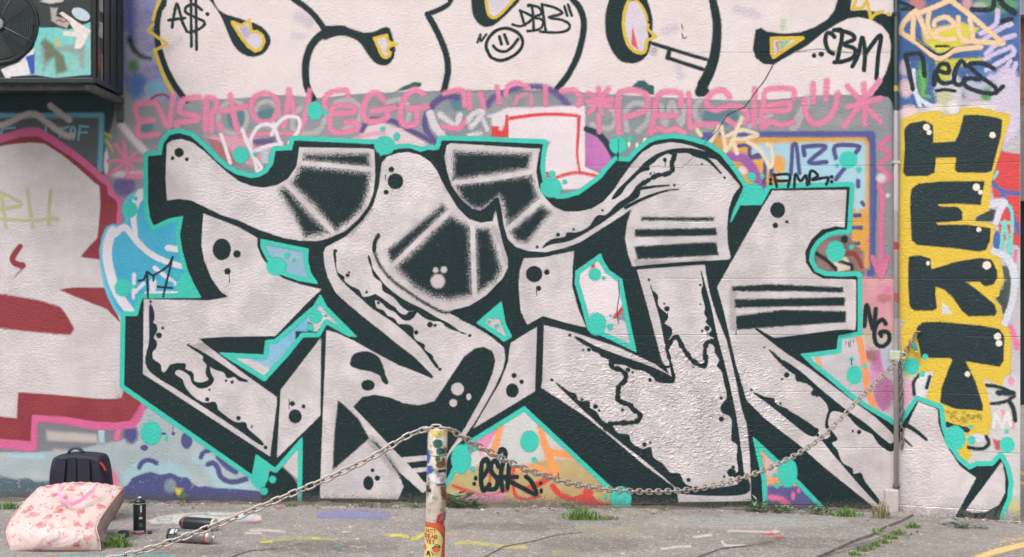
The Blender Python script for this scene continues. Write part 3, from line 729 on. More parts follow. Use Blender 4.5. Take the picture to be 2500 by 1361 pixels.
coat(blk, 'red_square', pR2, [poly('C4', '0,935 95,930 103,850 125,845 127,1025 0,1025')], f=2.5, res=3)
coat(blk, 'red_square', pR2, [poly('C4', '390,1270 430,1275 445,1320 400,1315')], f=3, res=3)
pWS = paint((226, 218, 224), 0.6, alpha=0.88, speck=0.9)
for s, w in (('755,840 790,930 845,1000', 18), ('830,850 900,900 950,935 975,850', 13), ('1030,900 1080,840 1150,830 1060,940', 12), ('1140,870 1180,960', 9), ('1285,830 1280,950', 9), ('1040,1000 1130,985', 8), ('1190,860 1270,850', 9)):
    coat(wall, 'white_swipe', pWS, [line('C3', s, w)], f=4, res=3)

# --- blue and orange panel at the right
pan = coat(wall, 'blue_panel', paint((82, 92, 152), 0.6), [line('D5', '200,40 600,32 1200,30 1445,30 1455,400 1445,800 1440,1060', 18, sm=False)], f=3.5, res=4, label='light blue panel framed in orange and navy at the right')
coat(pan, 'orange_edge', paint((216, 160, 84), 0.6, rgb2=(220, 166, 62)), [poly('D5', '300,50 1400,48 1428,90 1428,1020 1300,1010 1290,400 300,400')], f=4, res=5)
coat(pan, 'blue_field', paint((166, 206, 222), 0.6), [poly('D5', '560,95 1380,75 1405,120 1400,560 1340,600 1310,560 1310,400 820,390 700,310 560,190')], f=6, res=5)
for v, c in (((600, 250, 50, 80), (226, 168, 66)), ((750, 250, 60, 70), (226, 164, 84)), ((330, 90, 50, 60), (214, 150, 80)), ((500, 290, 40, 30), (222, 210, 220))):
    coat(pan, 'blob', paint(c, 0.6), [circ('D5', *v)], f=7, res=4)
coat(pan, 'magenta_band', paint((158, 92, 168), 0.6), [line('D5', '395,185 500,205 560,270 620,390', 24)], f=5, res=4)
tagset(pan, 'letter', 'D5', ['460,112 540,110 548,190 650,182 652,390', '650,190 560,200'], 9, pN, f=2.5)
tagset(pan, 'letter', 'D5', ['862,108 850,320', '862,108 890,110 912,312'], 10, pN, f=2.5)
tagset(pan, 'letter', 'D5', ['940,118 1105,116 985,230 1112,230', '950,180 940,118'], 11, pN, f=2.5)
tagset(pan, 'letter', 'D5', ['1180,200 1180,112 1340,112 1330,160 1180,360', '1345,370 1345,410'], 11, pN, f=2.5)
for s in ('1320,625 1358,625', '1310,715 1368,715', '1250,835 1350,832', '1350,935 1368,937', '1375,530 1385,545', '715,130 705,330'):
    coat(pan, 'dash', pN, [line('D5', s, 10)], f=2.5, res=3)
hookbg = coat(wall, 'paint_patch', paint((150, 120, 112), 0.6, rgb2=(110, 90, 92)), [poly('D5', '1020,880 1080,800 1260,770 1390,900 1390,1050 1150,1050 1040,1010')], f=4, res=4)
coat(wall, 'paint_patch', paint((216, 202, 176), 0.6), [poly('D5', '1090,940 1260,930 1310,1020 1200,1040')], f=3, res=4)
coat(wall, 'paint_patch', pBLK, [line('D5', '1035,905 1120,960 1180,1020', 10), line('D5', '1200,960 1290,990 1300,1020', 9), circ('D5', 1245, 800, 25, 30)], f=3, res=3)
coat(wall, 'paint_patch', paint((140, 58, 52), 0.6), [line('D5', '1230,905 1320,910 1370,1000', 11)], f=3, res=3)
# pink, grey and orange ground at the right end of the long wall
coat(wall, 'paint_patch', paint((216, 162, 166), 0.62, rgb2=(206, 146, 154)), [poly('F2', '740,235 1040,235 1040,660 740,660')], f=5, res=6)
coat(wall, 'paint_patch', paint((190, 186, 192), 0.62, rgb2=(206, 198, 204)), [poly('F2', '290,640 1040,640 1040,1320 900,1320 330,900')], f=6, res=6)
coat(wall, 'paint_patch', paint((196, 174, 150), 0.62, alpha=0.8), [poly('F2', '790,600 1000,640 990,760 800,760')], f=8, res=5)
for v, c in (((885, 870, 50, 105), (192, 96, 156)), ((930, 1090, 75, 125), (172, 92, 142)), ((835, 810, 45, 45), (150, 80, 84)), ((935, 390, 50, 35), (184, 110, 112)), ((955, 330, 25, 25), (220, 120, 170)), ((955, 820, 40, 90), (182, 190, 208)), ((860, 970, 60, 40), (214, 140, 186))):
    coat(wall, 'paint_patch', paint(c, 0.62, alpha=0.85, speck=0.9), [circ('F2', *v)], f=9, res=4)
coat(wall, 'orange_stroke', paint((240, 152, 92), 0.6), [line('F2', '738,650 765,760 790,900 812,1060 862,1200', 15)], f=2.5, res=4, label='orange sprayed stripe at the right end of the long wall')
coat(wall, 'orange_stroke', paint((238, 168, 120), 0.6), [line('F2', '440,830 455,890', 12)], f=2.5, res=3)
tagset(wall, 'tag', 'F2', ['788,595 806,440 850,612 872,468', '945,578 920,548 880,580 860,660 880,732 930,742 972,695 958,640 905,640 912,668'], 11, pBLK, label='black two letter tag on pink at the right end', f=2.2)
tagset(wall, 'drip', 'F2', ['650,705 650,735', '670,705 670,745', '684,705 684,752', '706,700 706,722'], 2, f=1.2)

# --- pink writing across the grey band
pw = None
for c, st, w in (
    ('C1', ['1142,762 1012,776 1022,888 1130,888', '1030,895 1022,1000 1162,992'], 11), ('C1', ['1152,762 1200,860 1242,938 1268,800 1282,702'], 11),
    ('C2', ['262,722 240,716 140,745 122,830 240,858 232,892 105,905 98,942'], 12), ('C2', ['312,722 306,960', '312,722 372,732 392,780 352,842 312,862', '350,842 352,962'], 12),
    ('C2', ['490,702 512,830 542,962', '422,826 602,786'], 12), ('C2', ['745,685 670,720 645,800 680,880 745,905 810,880 845,790 815,715 745,685'], 11),
    ('C2', ['925,662 905,830 885,932', '925,668 962,845', '1077,672 1050,830 1015,952'], 11),
    ('C2', ['1362,710 1335,666 1200,705 1195,845', '1245,842 1392,832 1402,792 1250,792 1240,968 1412,962 1422,912 1342,906'], 11),
    ('C3', ['412,742 370,690 312,702 266,792 270,872 330,900 432,872 440,815', '330,822 492,796'], 12), ('C3', ['702,692 640,664 572,722 536,832 560,920 640,922 662,872 652,815', '592,806 732,790'], 12),
    ('C3', ['862,690 990,668 1012,780', '850,935 960,950 1010,900'], 10), ('C3', ['1040,680 1050,800', '1130,690 1150,785'], 10), ('C4', ['40,640 60,760', '105,700 120,640 190,612 270,650', '398,640 400,775'], 10),
    ('C4', ['520,672 612,670 655,722 640,782'], 12), ('C4', ['790,655 812,832', '862,658 722,832', '718,692 882,792', '708,752 892,736'], 11), ('C4', ['792,862 797,972'], 10),
    ('C4', ['945,682 932,790 940,985', '945,682 1040,666 1132,692 1157,752 1120,822 985,866'], 12), ('C4', ['1395,782 1390,690 1240,696 1200,862 1170,982', '1210,856 1362,856', '1170,982 1240,948 1300,972 1360,952 1420,985'], 12),
    ('C5', ['245,690 252,820 258,942 300,925 462,918'], 11), ('C5', ['548,716 500,670 430,682 378,742 390,792 460,812 560,784 645,802 682,862 650,908'], 12), ('C5', ['525,882 570,910 600,950'], 10),
    ('C5', ['735,660 730,922'], 12), ('C5', ['1022,722 1010,660 830,662 800,742 790,822', '830,782 982,762 972,816 792,826 800,902 790,942 860,902 930,926 1022,906'], 11),
    ('C5', ['1097,742 1112,840 1160,910 1220,912 1292,862 1332,782 1347,690', '1165,622 1165,752', '1266,598 1260,732'], 12), ('C5', ['1540,620 1546,922', '1655,598 1392,932', '1418,638 1662,902', '1418,792 1662,730'], 11)):
    if pw is None:
        pw = coat(wall, 'pink_writing', pPINK, [line(c, s, w + 2.0) for s in st], f=3.6, res=3, label='line of pink sprayed capital letters across the grey band')
    else:
        coat(pw, 'letter', pPINK, [line(c, s, w + 2.0) for s in st], f=3.6, res=3)
pSM = paint((238, 150, 182), 0.6, alpha=0.6, speck=0.9)
coat(pw, 'ghost_letter', pSM, [line('C4', '170,772 200,715 285,705 292,785', 8)], f=4, res=3)
coat(pw, 'underline', pPINK, [line('C2', '400,905 430,990', 10), line('C2', '560,1010 700,992 1000,985', 9)], f=4, res=3)
coat(wall, 'pink_arrow', paint((228, 120, 162), 0.6, alpha=0.85, speck=0.7), [line('D6', '218,262 145,330 222,382 142,472 222,552 142,612 165,690 155,900 155,1300', 12), line('D6', '90,1145 155,1300 206,1145', 11, sm=False)], f=3, res=3.5, label='wavy pink sprayed arrow pointing down beside the corner')
dots(wall, 'white_blot', paint((214, 204, 208), 0.6), 'D6', '155,560,35 205,690,18', f=5)
coat(wall, 'pink_swipe', paint((238, 108, 158), 0.6), [circ('D6', 58, 1020, 14, 18)], f=3, res=2.5)

# --- small white and cream tags
tagset(wall, 'tag', 'C2', ['422,998 455,1090 490,1205', '578,955 625,1080 665,1170 690,1275', '690,1270 720,1235 655,1150 640,1045 690,945 760,918 812,945 795,995', '808,915 840,1010 872,1090', '815,945 890,872 975,865 1005,910 985,980 925,1060', '660,1122 760,1085 870,1062'], 9, paint((232, 222, 228), 0.6), label='white tag sprayed above the first silver letter', f=2.6, res=3)
pCR = paint((230, 212, 184), 0.6, speck=0.6)
tagset(wall, 'tag', 'C5', ['400,1062 440,1000 480,932 500,1000 520,1112', '640,872 600,960 560,1060 515,1118', '520,1010 640,962 735,988 745,1002 640,1030 580,1035 602,1132', '680,1050 770,1105 852,1235 862,1100 825,1066', '310,962 335,1000'], 10, pCR, label='cream tag sprayed over the corner of the blue panel', f=3, res=3)
dots(wall, 'cream_blot', pCR, 'C4', '1135,1060,22,45 1075,1080,14,26 1015,1060,12,30')
# ================================================================== the big silver letters
# --- what shows through the openings
coat(wall, 'paint_patch', paint((203, 206, 205), 0.62, rgb2=(212, 208, 206)), [poly('O', '1280,985 1560,1260 1040,1260 1085,1170')], f=4, res=6)
coat(wall, 'paint_patch', paint((228, 140, 176), 0.6), [poly('E4', '330,780 150,890 200,990 270,900')], f=5, res=4)
coat(wall, 'paint_patch', paint((196, 176, 128), 0.65, rgb2=(186, 160, 112)), [poly('E4', '-40,1120 200,1050 420,1065 650,1010 950,1010 1180,1240 1210,1400 -60,1400')], f=7, res=5)
pOR = paint((242, 160, 96), 0.6, speck=0.8)
for s, w, w2 in (('335,775 310,880 275,980', 15, 18), ('590,745 610,860 650,980 700,1110', 13, 24), ('640,960 760,980 920,1005', 18, 22), ('420,1080 560,1070 640,1090', 18, 14)):
    coat(wall, 'orange_stroke', pOR, [line('E4', s, w, w2)], f=4, res=4)
pR3 = paint((216, 72, 66), 0.6, speck=0.8, worn=0.34)
for s, w in (('20,1190 130,1228 250,1252 382,1218', 9), ('225,1195 260,1180 260,1040', 6), ('415,1080 425,1240 500,1280 590,1255', 9), ('500,1215 580,1180 660,1130', 16), ('680,1190 720,1240 820,1280 930,1230', 14), ('985,1110 1050,1175', 12)):
    coat(wall, 'red_stroke', pR3, [line('E4', s, w)], f=3, res=3)
coat(wall, 'red_stroke', pR3, [poly('E4', '890,1195 985,1295 1070,1310 1060,1330 880,1335 820,1290 870,1260')], f=3, res=4)
coat(wall, 'paint_patch', paint((168, 158, 162), 0.7, alpha=0.9, worn=0.40), [poly('E4', '-60,1270 300,1290 600,1290 800,1300 1000,1340 1000,1420 -60,1420')], f=8, res=5)
coat(wall, 'paint_patch', paint((214, 150, 190), 0.65, alpha=0.7, speck=1.0), [line('E4', '100,1270 340,1270', 22)], f=9, res=5)
# opening between the last leg and the foot
coat(wall, 'paint_patch', paint((206, 182, 182), 0.6), [poly('O', '1836,1060 1880,1095 2020,1250 1860,1260')], f=4, res=5)
coat(wall, 'orange_stroke', pOR, [line('E5', '975,950 1000,1060', 8), line('E5', '1010,1155 1120,1155 1230,1180', 14)], f=4, res=3)
coat(wall, 'paint_patch', paint((94, 92, 146), 0.6), [poly('E5', '1015,1185 1240,1190 1380,1320 1360,1370 1010,1370')], f=6, res=4)
coat(wall, 'paint_patch', paint((232, 118, 164), 0.6), [line('E5', '1035,1265 1100,1275 1150,1310', 14), circ('E5', 1187, 1255, 14, 28), circ('E5', 1225, 1220, 12, 18)], f=5, res=3)
# white lozenge, blue-silver openings, grey scraps
loz = coat(wall, 'paint_patch', paint((229, 217, 221), 0.6), [poly('O', '1466,610 1395,660 1400,720 1430,775 1470,800 1500,775 1540,720 1517,680')], f=4, res=4)
coat(wall, 'paint_patch', pSIL, [poly('O', '1410,758 1450,762 1500,778 1545,790 1560,870 1430,810')], f=3, res=4)
coat(wall, 'red_stroke', pR2, [poly('F4', '128,120 158,118 160,175 130,175'), line('F4', '375,450 340,490 300,525', 7)], f=3, res=3)
coat(wall, 'paint_patch', paint((140, 178, 202), 0.6, rgb2=(160, 190, 208)), [poly('O', '632,580 760,605 780,700 640,650')], f=5, res=4)
coat(wall, 'paint_patch', paint((110, 182, 214), 0.6, rgb2=(150, 190, 212)), [poly('O', '530,855 660,820 775,720 870,825 790,800 740,830 640,940')], f=5, res=4)
coat(wall, 'paint_patch', pSIL, [poly('O', '540,866 610,876 665,905 648,930'), poly('O', '752,770 790,745 850,810 790,795 770,815 750,800')], f=5, res=4)
coat(wall, 'paint_patch', pBLK, [poly('E3', '140,100 170,110 175,150 140,180'), poly('E3', '58,160 215,165 215,200 100,200 58,230')], f=3, res=3)
coat(wall, 'paint_patch', paint((204, 186, 190), 0.6), [poly('O', '1160,780 1230,730 1255,830 1225,840')], f=4, res=4)
coat(wall, 'paint_patch', pSIL, [poly('E2', '1090,1190 1225,1040 1215,1300 1110,1220')], f=3, res=4)
coat(wall, 'paint_patch', pBLK, [poly('O', '660,1150 690,1140 715,1165 735,1200 735,1240 640,1240 635,1190')], f=3, res=4)

OUT = ('359,380 393,377 397,350 413,329 436,323 466,331 496,357 526,387 552,410 579,425 612,433 631,431 651,420 665,400 671,367 711,365 717,341 900,350 927,350 929,380 945,370 972,362 998,360 1028,369 1045,364 1071,365 1076,341 1197,344 1329,350 '
       '1324,374 1321,413 1329,452 1342,475 1359,484 1379,483 1412,474 1438,456 1465,436 1481,416 1503,391 1536,393 1557,370 1584,348 1607,340 1640,336 1665,338 1693,345 1729,356 1759,376 1782,403 1805,436 1819,459 1808,480 1795,508 1784,542 1806,500 1858,499 1880,459 2077,454 2070,563 2047,563 2020,570 1996,588 1981,611 1977,637 1991,662 2014,672 2053,674 2095,672 '
       '2096,684 2096,812 2048,821 2045,855 1957,866 1990,898 2015,917 2081,974 2130,1005 2167,1026 2185,1040 2200,1036 2239,976 2295,997 2300,1042 2313,1082 2340,1123 2367,1145 2385,1136 2423,1136 2443,1114 2457,1141 2465,1177 2461,1217 2443,1257 2441,1300 '
       '2331,1330 2190,1300 2012,1300 2012,1240 1955,1181 1900,1126 1871,1099 1840,1070 1862,1172 1867,1300 1544,1300 1544,1240 1280,994 1140,1081 1122,1099 1100,1158 1080,1190 1050,1245 1040,1300 735,1300 735,1225 737,1070 672,1145 626,1112 617,1163 301,942 304,770 334,770 344,733 344,727 489,726 470,691 456,658 443,612 437,572 445,530 413,536 374,554 364,532 359,493')
HOLES = [poly('O', '638,586 752,609 750,637 757,667 774,692 731,685 688,670 655,637 638,604'),
         poly('O', '538,863 646,868 648,833 672,830 766,748 782,722 797,750 869,822 850,820 797,790 779,822 740,822 700,871 646,930'),
         poly('O', '1223,739 1165,789 1197,809 1217,822 1230,833 1248,822 1233,792 1228,766'),
         poly('O', '1466,621 1407,663 1405,692 1420,742 1436,805 1490,828 1552,858 1532,765 1517,683 1486,661 1471,636')]
sil_out = poly('O', OUT)
TEALW = 9.3
def both_walls(fn):
    """paint that runs round the corner: the part on each wall belongs to that wall"""
    a = fn('wall', FULLC); b = fn('corner', (2190, -180, 2492, 1330)); return a, b
# teal edge, then the black body
piece = coat(wall, 'silver_lettering', pBLK, [sil_out], f=2.0, res=5, minus=HOLES, clip=FULLC, label='large silver graffiti letters shaded in black and edged in turquoise')
_layer['corner'] += 1
tealw = coat(piece, 'turquoise_edge', pTEAL, [poly('O', OUT)], f=2.0, res=3.5, minus=HOLES, clip=(-260, -180, 2190, 1300), grow=TEALW, band=TEALW + 2)
# the wall's dripping openings filled in turquoise
coat(piece, 'turquoise_fill', pTEAL, [poly('O', '624,1113 654,1141 656,1167 645,1190 628,1194 613,1178 616,1158')], f=2, res=3)
coat(piece, 'turquoise_fill', pTEAL, [poly('O', '827,1046 845,1064 827,1084 824,1064')], f=2, res=2)
coat(piece, 'letter_glint', pSIL, [poly('E3', '350,840 365,852 352,872')], f=1.6, res=2)
coat(piece, 'turquoise_fill', pTEAL, [poly('O', '1223,739 1190,768 1200,780 1215,778 1232,786 1228,760')], f=2, res=3)
coat(piece, 'turquoise_fill', pTEAL, [poly('D5', '500,400 560,390 620,410 650,440 628,538 480,536 405,672 450,540 480,480')], f=2, res=3)
coat(piece, 'turquoise_fill', pTEAL, [poly('D1', '1380,780 1330,830 1300,890 1310,950 1340,985 1480,985 1410,860')], f=2, res=3)

LETTERS = {
 'first': '407,353 420,343 443,340 469,348 499,370 526,396 555,422 585,444 615,455 645,459 678,452 704,436 724,406 731,360 900,363 914,366 916,429 912,469 899,505 876,535 843,565 800,584 774,589 731,588 691,581 631,561 582,538 539,525 499,505 466,490 436,486 408,490 404,436',
 'first_foot': '497,522 539,538 582,555 628,581 628,601 638,627 658,654 691,680 731,694 785,707 747,743 721,770 672,821 547,823 485,827 529,862 575,897 621,931 676,970 676,985 659,1115 349,913 351,731 510,734 559,725 539,713 516,680 499,637 492,601 494,551',
 'foot_side': '685,953 784,824 782,1015 676,1119',
 'second': '797,807 820,812 865,833 920,864 975,893 1016,908 1056,926 1058,919 1012,872 972,842 932,809 893,779 850,743 820,716 800,677 793,651 790,618 794,606 800,601 843,578 886,538 912,499 926,452 932,399 945,383 972,374 998,372 1025,379 1051,396 1068,419 1081,446 1097,475 1117,508 1144,535 1174,545 1203,540 1210,512 1217,551 1230,601 1240,631 1240,654 1227,680 1190,720 1147,747 1107,757 1098,766 1131,782 1164,799 1190,815 1213,835 1230,848 1234,875 1227,905 1207,948 1164,1024 1133,1069 1096,1111 1075,1165 1045,1195 1031,1206 979,1158 986,1187 972,1220 781,1217 788,1014',
 'second_side': '1311,798 1247,838 1243,860 1240,886 1221,934 1155,1047 1306,956',
 'third_top': '1091,356 1099,350 1300,363 1321,363 1316,372 1309,419 1316,459 1332,485 1352,505 1378,517 1412,517 1445,510 1474,492 1498,465 1517,436 1541,403 1567,373 1597,355 1636,348 1660,350 1683,355 1719,368 1749,391 1779,422 1807,455 1789,479 1779,512 1775,558 1777,598 1784,629 1779,634 1650,642 1544,651 1534,624 1526,584 1531,545 1541,515 1547,507 1511,532 1465,561 1418,591 1379,606 1332,616 1293,614 1260,604 1240,584 1230,551 1223,505 1217,482 1210,485 1193,502 1174,515 1150,510 1124,485 1101,452 1091,419 1084,383',
 'third_stem': '1279,631 1326,629 1402,613 1398,651 1397,700 1412,755 1431,800 1380,788 1325,772 1287,794 1271,760 1266,694 1269,660',
 'third_leg': '1328,794 1401,812 1511,849 1600,890 1620,905 1636,916 1615,878 1585,765 1555,659 1700,647 1721,646 1723,667 1733,717 1749,770 1774,832 1797,931 1810,997 1823,1037 1831,1117 1834,1224 1656,1227 1654,1205 1643,1187 1573,1136 1508,1081 1431,1018 1320,946 1324,934',
 'fourth': '1886,466 2067,464 2062,556 2040,553 2007,561 1981,585 1966,614 1967,641 1984,667 2010,681 2090,683 2090,785 2088,806 2045,806 1893,826 1850,806 1870,822 1916,861 1972,897 2035,944 2101,993 2138,1020 2167,1048 2192,1072 2216,1037 2242,981 2290,1000 2290,1030 2298,1057 2318,1100 2345,1140 2383,1167 2340,1248 2331,1266 2331,1330 2140,1330 2150,1252 2129,1235 2012,1141 1948,1084 1867,1022 1823,978 1797,891 1767,759 1751,701 1789,634 1862,505'}
_layer['wall'] += 1
for k, s in LETTERS.items():
    sm_parts = [poly('O', s)]
    coat(piece, 'letter', pSIL, sm_parts, f=2.0, res=4, clip=FULLC, same=True)

# --- black shading on the silver
def shade(c, s, f=2.2, sm=False, mat=None, name='shading', **k):
    coat(piece, name, mat or pBLK, [poly(c, s, sm)], f=f, res=3.2, clip=FULLC, **k)
SOFT = dict(mat=pBLKs)
pSeg = paint(BLK, 0.5, speck=0.9)
for s, f in (('744,378 899,376 903,408 741,391', 5), ('736,406 902,422 899,465 886,505 856,538 818,564 764,498 712,449', 6), ('681,465 696,457 750,518 803,569 744,579 714,518', 6),
             ('1108,371 1297,376 1289,412 1106,441', 5), ('1113,452 1296,428 1314,485 1240,553 1226,492 1218,480 1197,498 1174,512 1147,506 1124,479', 6), ('1246,566 1322,502 1344,520 1286,593 1263,589', 5)):
    shade('O', s, f * 1.7, mat=pSeg, name='fan_segment')
for s, f in (('435,885 850,545 880,580 475,980', 5), ('505,1010 905,625 1050,710 1065,1210 900,1245 780,1225 640,1150', 7), ('1090,720 1195,720 1240,880 1280,1030 1230,1110 1105,1195', 6)):
    shade('D3', s, f * 1.6, mat=pSeg, name='fan_segment')
for c, q, w in (('O', '738,399 820,405 905,414', 8), ('O', '700,452 760,512 814,568', 8), ('O', '1104,447 1200,438 1300,420', 8), ('O', '1240,560 1318,492', 9), ('D3', '482,992 680,800 892,602', 26/3), ('D3', '1070,700 1076,950 1086,1216', 27/3)):
    coat(piece, 'silver_line', pSIL, [line(c, q, w)], f=1.8, res=3)
# bars across the third and fourth letters
for s in ('1566,530 1744,531 1742,540 1566,539', '1550,560 1750,557 1750,576 1550,579', '1549,602 1700,593 1749,592 1754,624 1650,629 1556,634'):
    shade('O', s, 3.2, mat=pSeg, name='bar')
for s in ('1787,700 1881,694 2060,702 2058,715 1947,712 1787,712', '1793,731 2063,726 2063,747 1793,752', '1796,772 1910,757 2065,760 2066,788 1950,795 1797,806'):
    shade('O', s, 3.0, mat=pSeg, name='bar')
# second letter's big black sweep, triangle, drop
shade('O', '862,994 884,970 913,964 950,970 986,985 1023,990 1060,980 1082,948 1108,908 1133,871 1159,851 1181,847 1203,858 1209,881 1203,911 1187,951 1164,994 1134,1047 1098,1100 1070,1150 1042,1112 979,1117 906,1040')
shade('O', '825,978 840,989 876,1024 902,1071 812,1149 816,1060', 3)
shade('O', '900,1071 920,1081 979,1158 1031,1204 986,1187 972,1160 939,1110', 4, **SOFT)
shade('E7', '350,490 545,468 545,530 400,545'); shade('E7', '440,582 545,570 545,690 500,660')
shade('E3', '425,350 450,310 510,295 570,305 620,345 650,420 655,450 678,500 660,515 630,490 620,460 560,430 480,415 425,390', sm=True)
dots(piece, 'dot', pBLK, 'E3', '540,520,45,37 543,1170,35,47 570,1085,13 602,1137,18')
for s, w, f in (('365,780 345,850 350,910 390,1000 480,1105 600,1195 720,1272 850,1338 960,1330', 7, 4), ('375,770 347,830 345,890', 10, 2)):
    coat(piece, 'shading', pSeg, [line('D3', s, w)], f=f, res=3.2)
coat(piece, 'shading', pSeg, [line('F3', '980,385 1060,425 1140,470 1200,510', 6, 3)], f=4, res=3.2)
# drip shading: first letter
shade('E2', '205,130 230,160 235,210 225,240 250,260 250,300 230,340 250,370 245,410 225,430 225,480 275,520 280,560 310,570 350,520 440,515 440,550 490,575 500,630 550,640 600,620 580,580 585,520 560,490 560,460 470,400 480,395 570,445 700,530 800,600 860,630 800,625 770,600 720,605 700,570 640,550 605,530 610,580 630,620 600,660 540,675 490,640 470,590 400,550 370,580 420,620 440,670 500,740 570,775 640,770 660,820 720,870 780,905 840,905 860,950 950,1030 940,1050 780,940 600,820 400,690 190,540 205,350', 1.8, name='drip_shading', grow=1.3, sm=True)
# second letter
shade('F3', '60,0 75,50 120,80 120,110 170,150 230,180 260,230 330,220 350,210 400,240 460,285 500,310 520,340 570,365 600,340 620,340 660,330 620,390 560,395 500,340 440,310 400,270 350,250 360,310 410,330 440,370 490,390 520,430 590,435 630,460 630,510 650,550 710,580 715,620 770,660 780,690 815,740 800,745 700,610 600,510 480,410 330,310 240,230 140,140 75,60 45,-80 50,-120 60,-60', 1.8, name='drip_shading', grow=1.3, sm=True)
shade('F3', '300,-80 318,-40 340,70 400,120 410,180 490,230 540,290 600,330 650,330 700,370 760,400 840,410 880,450 960,480 1020,500 980,490 900,430 800,380 700,320 560,250 440,160 380,90 330,20 305,-40', 1.8, name='drip_shading', grow=1.3, sm=True)
# third letter top
shade('D4', '890,505 930,440 1000,370 1080,290 1150,220 1230,170 1320,140 1440,130 1560,150 1640,185 1700,210 1560,190 1500,170 1440,160 1350,165 1340,180 1300,165 1230,200 1200,230 1160,260 1165,285 1100,305 1040,360 990,410 950,470', 1.8, name='drip_shading', grow=1.3, sm=True)
coat(piece, 'drip_shading', pBLK, [line('D4', '1350,160 1350,190 1330,240 1335,290 1290,320 1220,330 1150,370 1100,400 1070,440', 11, wob=0.4)], f=1.8, res=3)
shade('D4', '1075,410 1095,440 1080,490 1000,540 880,630 760,710 660,770 560,815 440,835 375,865 440,805 540,785 560,755 640,750 720,710 780,630 850,620 930,540 1020,480', 1.8, name='drip_shading', grow=1.3, sm=True)
for c, s, w, w2 in (('D4', '1090,428 1200,412 1312,402', 9, 4), ('D4', '990,565 1100,510 1200,470 1300,440 1385,431', 10, 3), ('D5', '110,150 160,180 220,200 280,255 335,315', 16, 4)):
    coat(piece, 'drip_shading', pBLK, [line(c, s, w, w2)], f=1.8, res=3)
# third letter leg
shade('F4', '10,675 60,690 130,730 200,760 330,810 500,870 650,930 740,985 725,1015 620,1005 590,970 520,925 440,910 380,880 310,875 290,880 260,840 210,820 190,795 140,775 125,750 70,725', 1.8, name='drip_shading', grow=1.3, sm=True)
for s, w in (('275,850 290,900 340,915 385,950 380,1000 335,1040 330,1100 330,1140 380,1165 420,1180 440,1210 485,1240 490,1275 450,1305 350,1310 270,1320 240,1350', 11), ('690,760 730,690 770,680 800,740 840,800 880,850 950,890 980,860 970,790 985,720 1030,710 1060,760', 11), ('690,770 715,860 742,980', 8), ('655,895 720,895', 8)):
    coat(piece, 'drip_shading', pBLK, [line('F4', s, w, wob=0.4)], f=1.8, res=3)
shade('E4', '700,505 780,560 830,580 850,625 920,630 925,670 970,700 1000,750 1040,775 1080,800 1110,840 1180,850 1200,900 1270,945 1330,935 1345,1000 1410,1045 1460,1105 1520,1110 1570,1185 1730,1205 1910,1180 1890,1140 1950,1100 1962,1240 1560,1242 1490,1190 1290,1020 1110,880 900,700', 2, name='drip_shading', grow=1.3, sm=True)
shade('E5', '605,0 600,40 620,80 610,100 650,150 625,185 665,210 670,300 700,350 685,390 715,430 735,520 750,600 710,660 720,700 780,740 780,850 785,890 820,920 815,1000 825,1090 790,1120 850,1170 872,1240 862,1130 830,880 800,690 760,500 720,340 680,190 640,0 600,-150 575,-240 590,-150 580,-100', 1.8, name='drip_shading', grow=1.3, sm=True)
shade('F4', '570,295 580,330 620,370 620,420 635,460 690,510 690,545 670,575 720,610 725,650 700,700 690,770 680,740 640,540 600,400', 1.8, name='drip_shading', grow=1.3, sm=True)
# fourth letter
shade('E6', '20,290 60,310 130,360 220,440 280,490 380,570 480,640 560,710 612,745 645,715 660,730 640,750 615,785 560,755 530,720 510,690 450,660 410,625 380,590 340,570 300,565 280,580 270,640 300,690 320,720 290,740 320,780 330,810 350,850 400,880 410,910 450,905 470,950 540,1040 555,1070 530,1060 420,940 300,800 210,700 0,560 -60,505 -20,520 0,535 100,590 190,650 215,690 250,720 285,700 258,650 265,590 275,560 260,520 220,480 185,465 190,440 110,380 40,330', 1.8, name='drip_shading', grow=1.3, sm=True)
shade('E5', '925,570 1000,600 1060,610 1070,650 1150,680 1170,720 1230,740 1270,790 1350,810 1340,850 1290,850 1170,760 1060,670', 1.8, name='drip_shading', grow=1.3, sm=True)
shade('E5', '1030,285 1110,350 1200,440 1361,550 1361,590 1310,580 1320,540 1260,500 1210,490 1200,450 1150,400 1110,380', 2.2, name='drip_shading', mat=pSeg, grow=1.3, sm=True)
coat(piece, 'shading', pBLK, [line('O', '1846,803 1905,846', 6, 10)], f=2, res=3)
pHZ = paint(BLK, 0.5, alpha=0.30, speck=0.5)
for q, w in (('1076,372 1082,420 1096,460', 16), ('800,590 860,560 900,510', 12), ('1205,560 1228,600 1238,640', 10), ('905,1075 960,1140', 14), ('480,850 540,840 640,836', 14), ('1900,832 1990,824 2070,812', 12), ('1790,706 1790,800', 10), ('1556,640 1650,646 1720,640', 8), ('1140,760 1180,740 1215,700', 12)):
    coat(piece, 'overspray', pHZ, [line('O', q, w)], f=8, res=4)
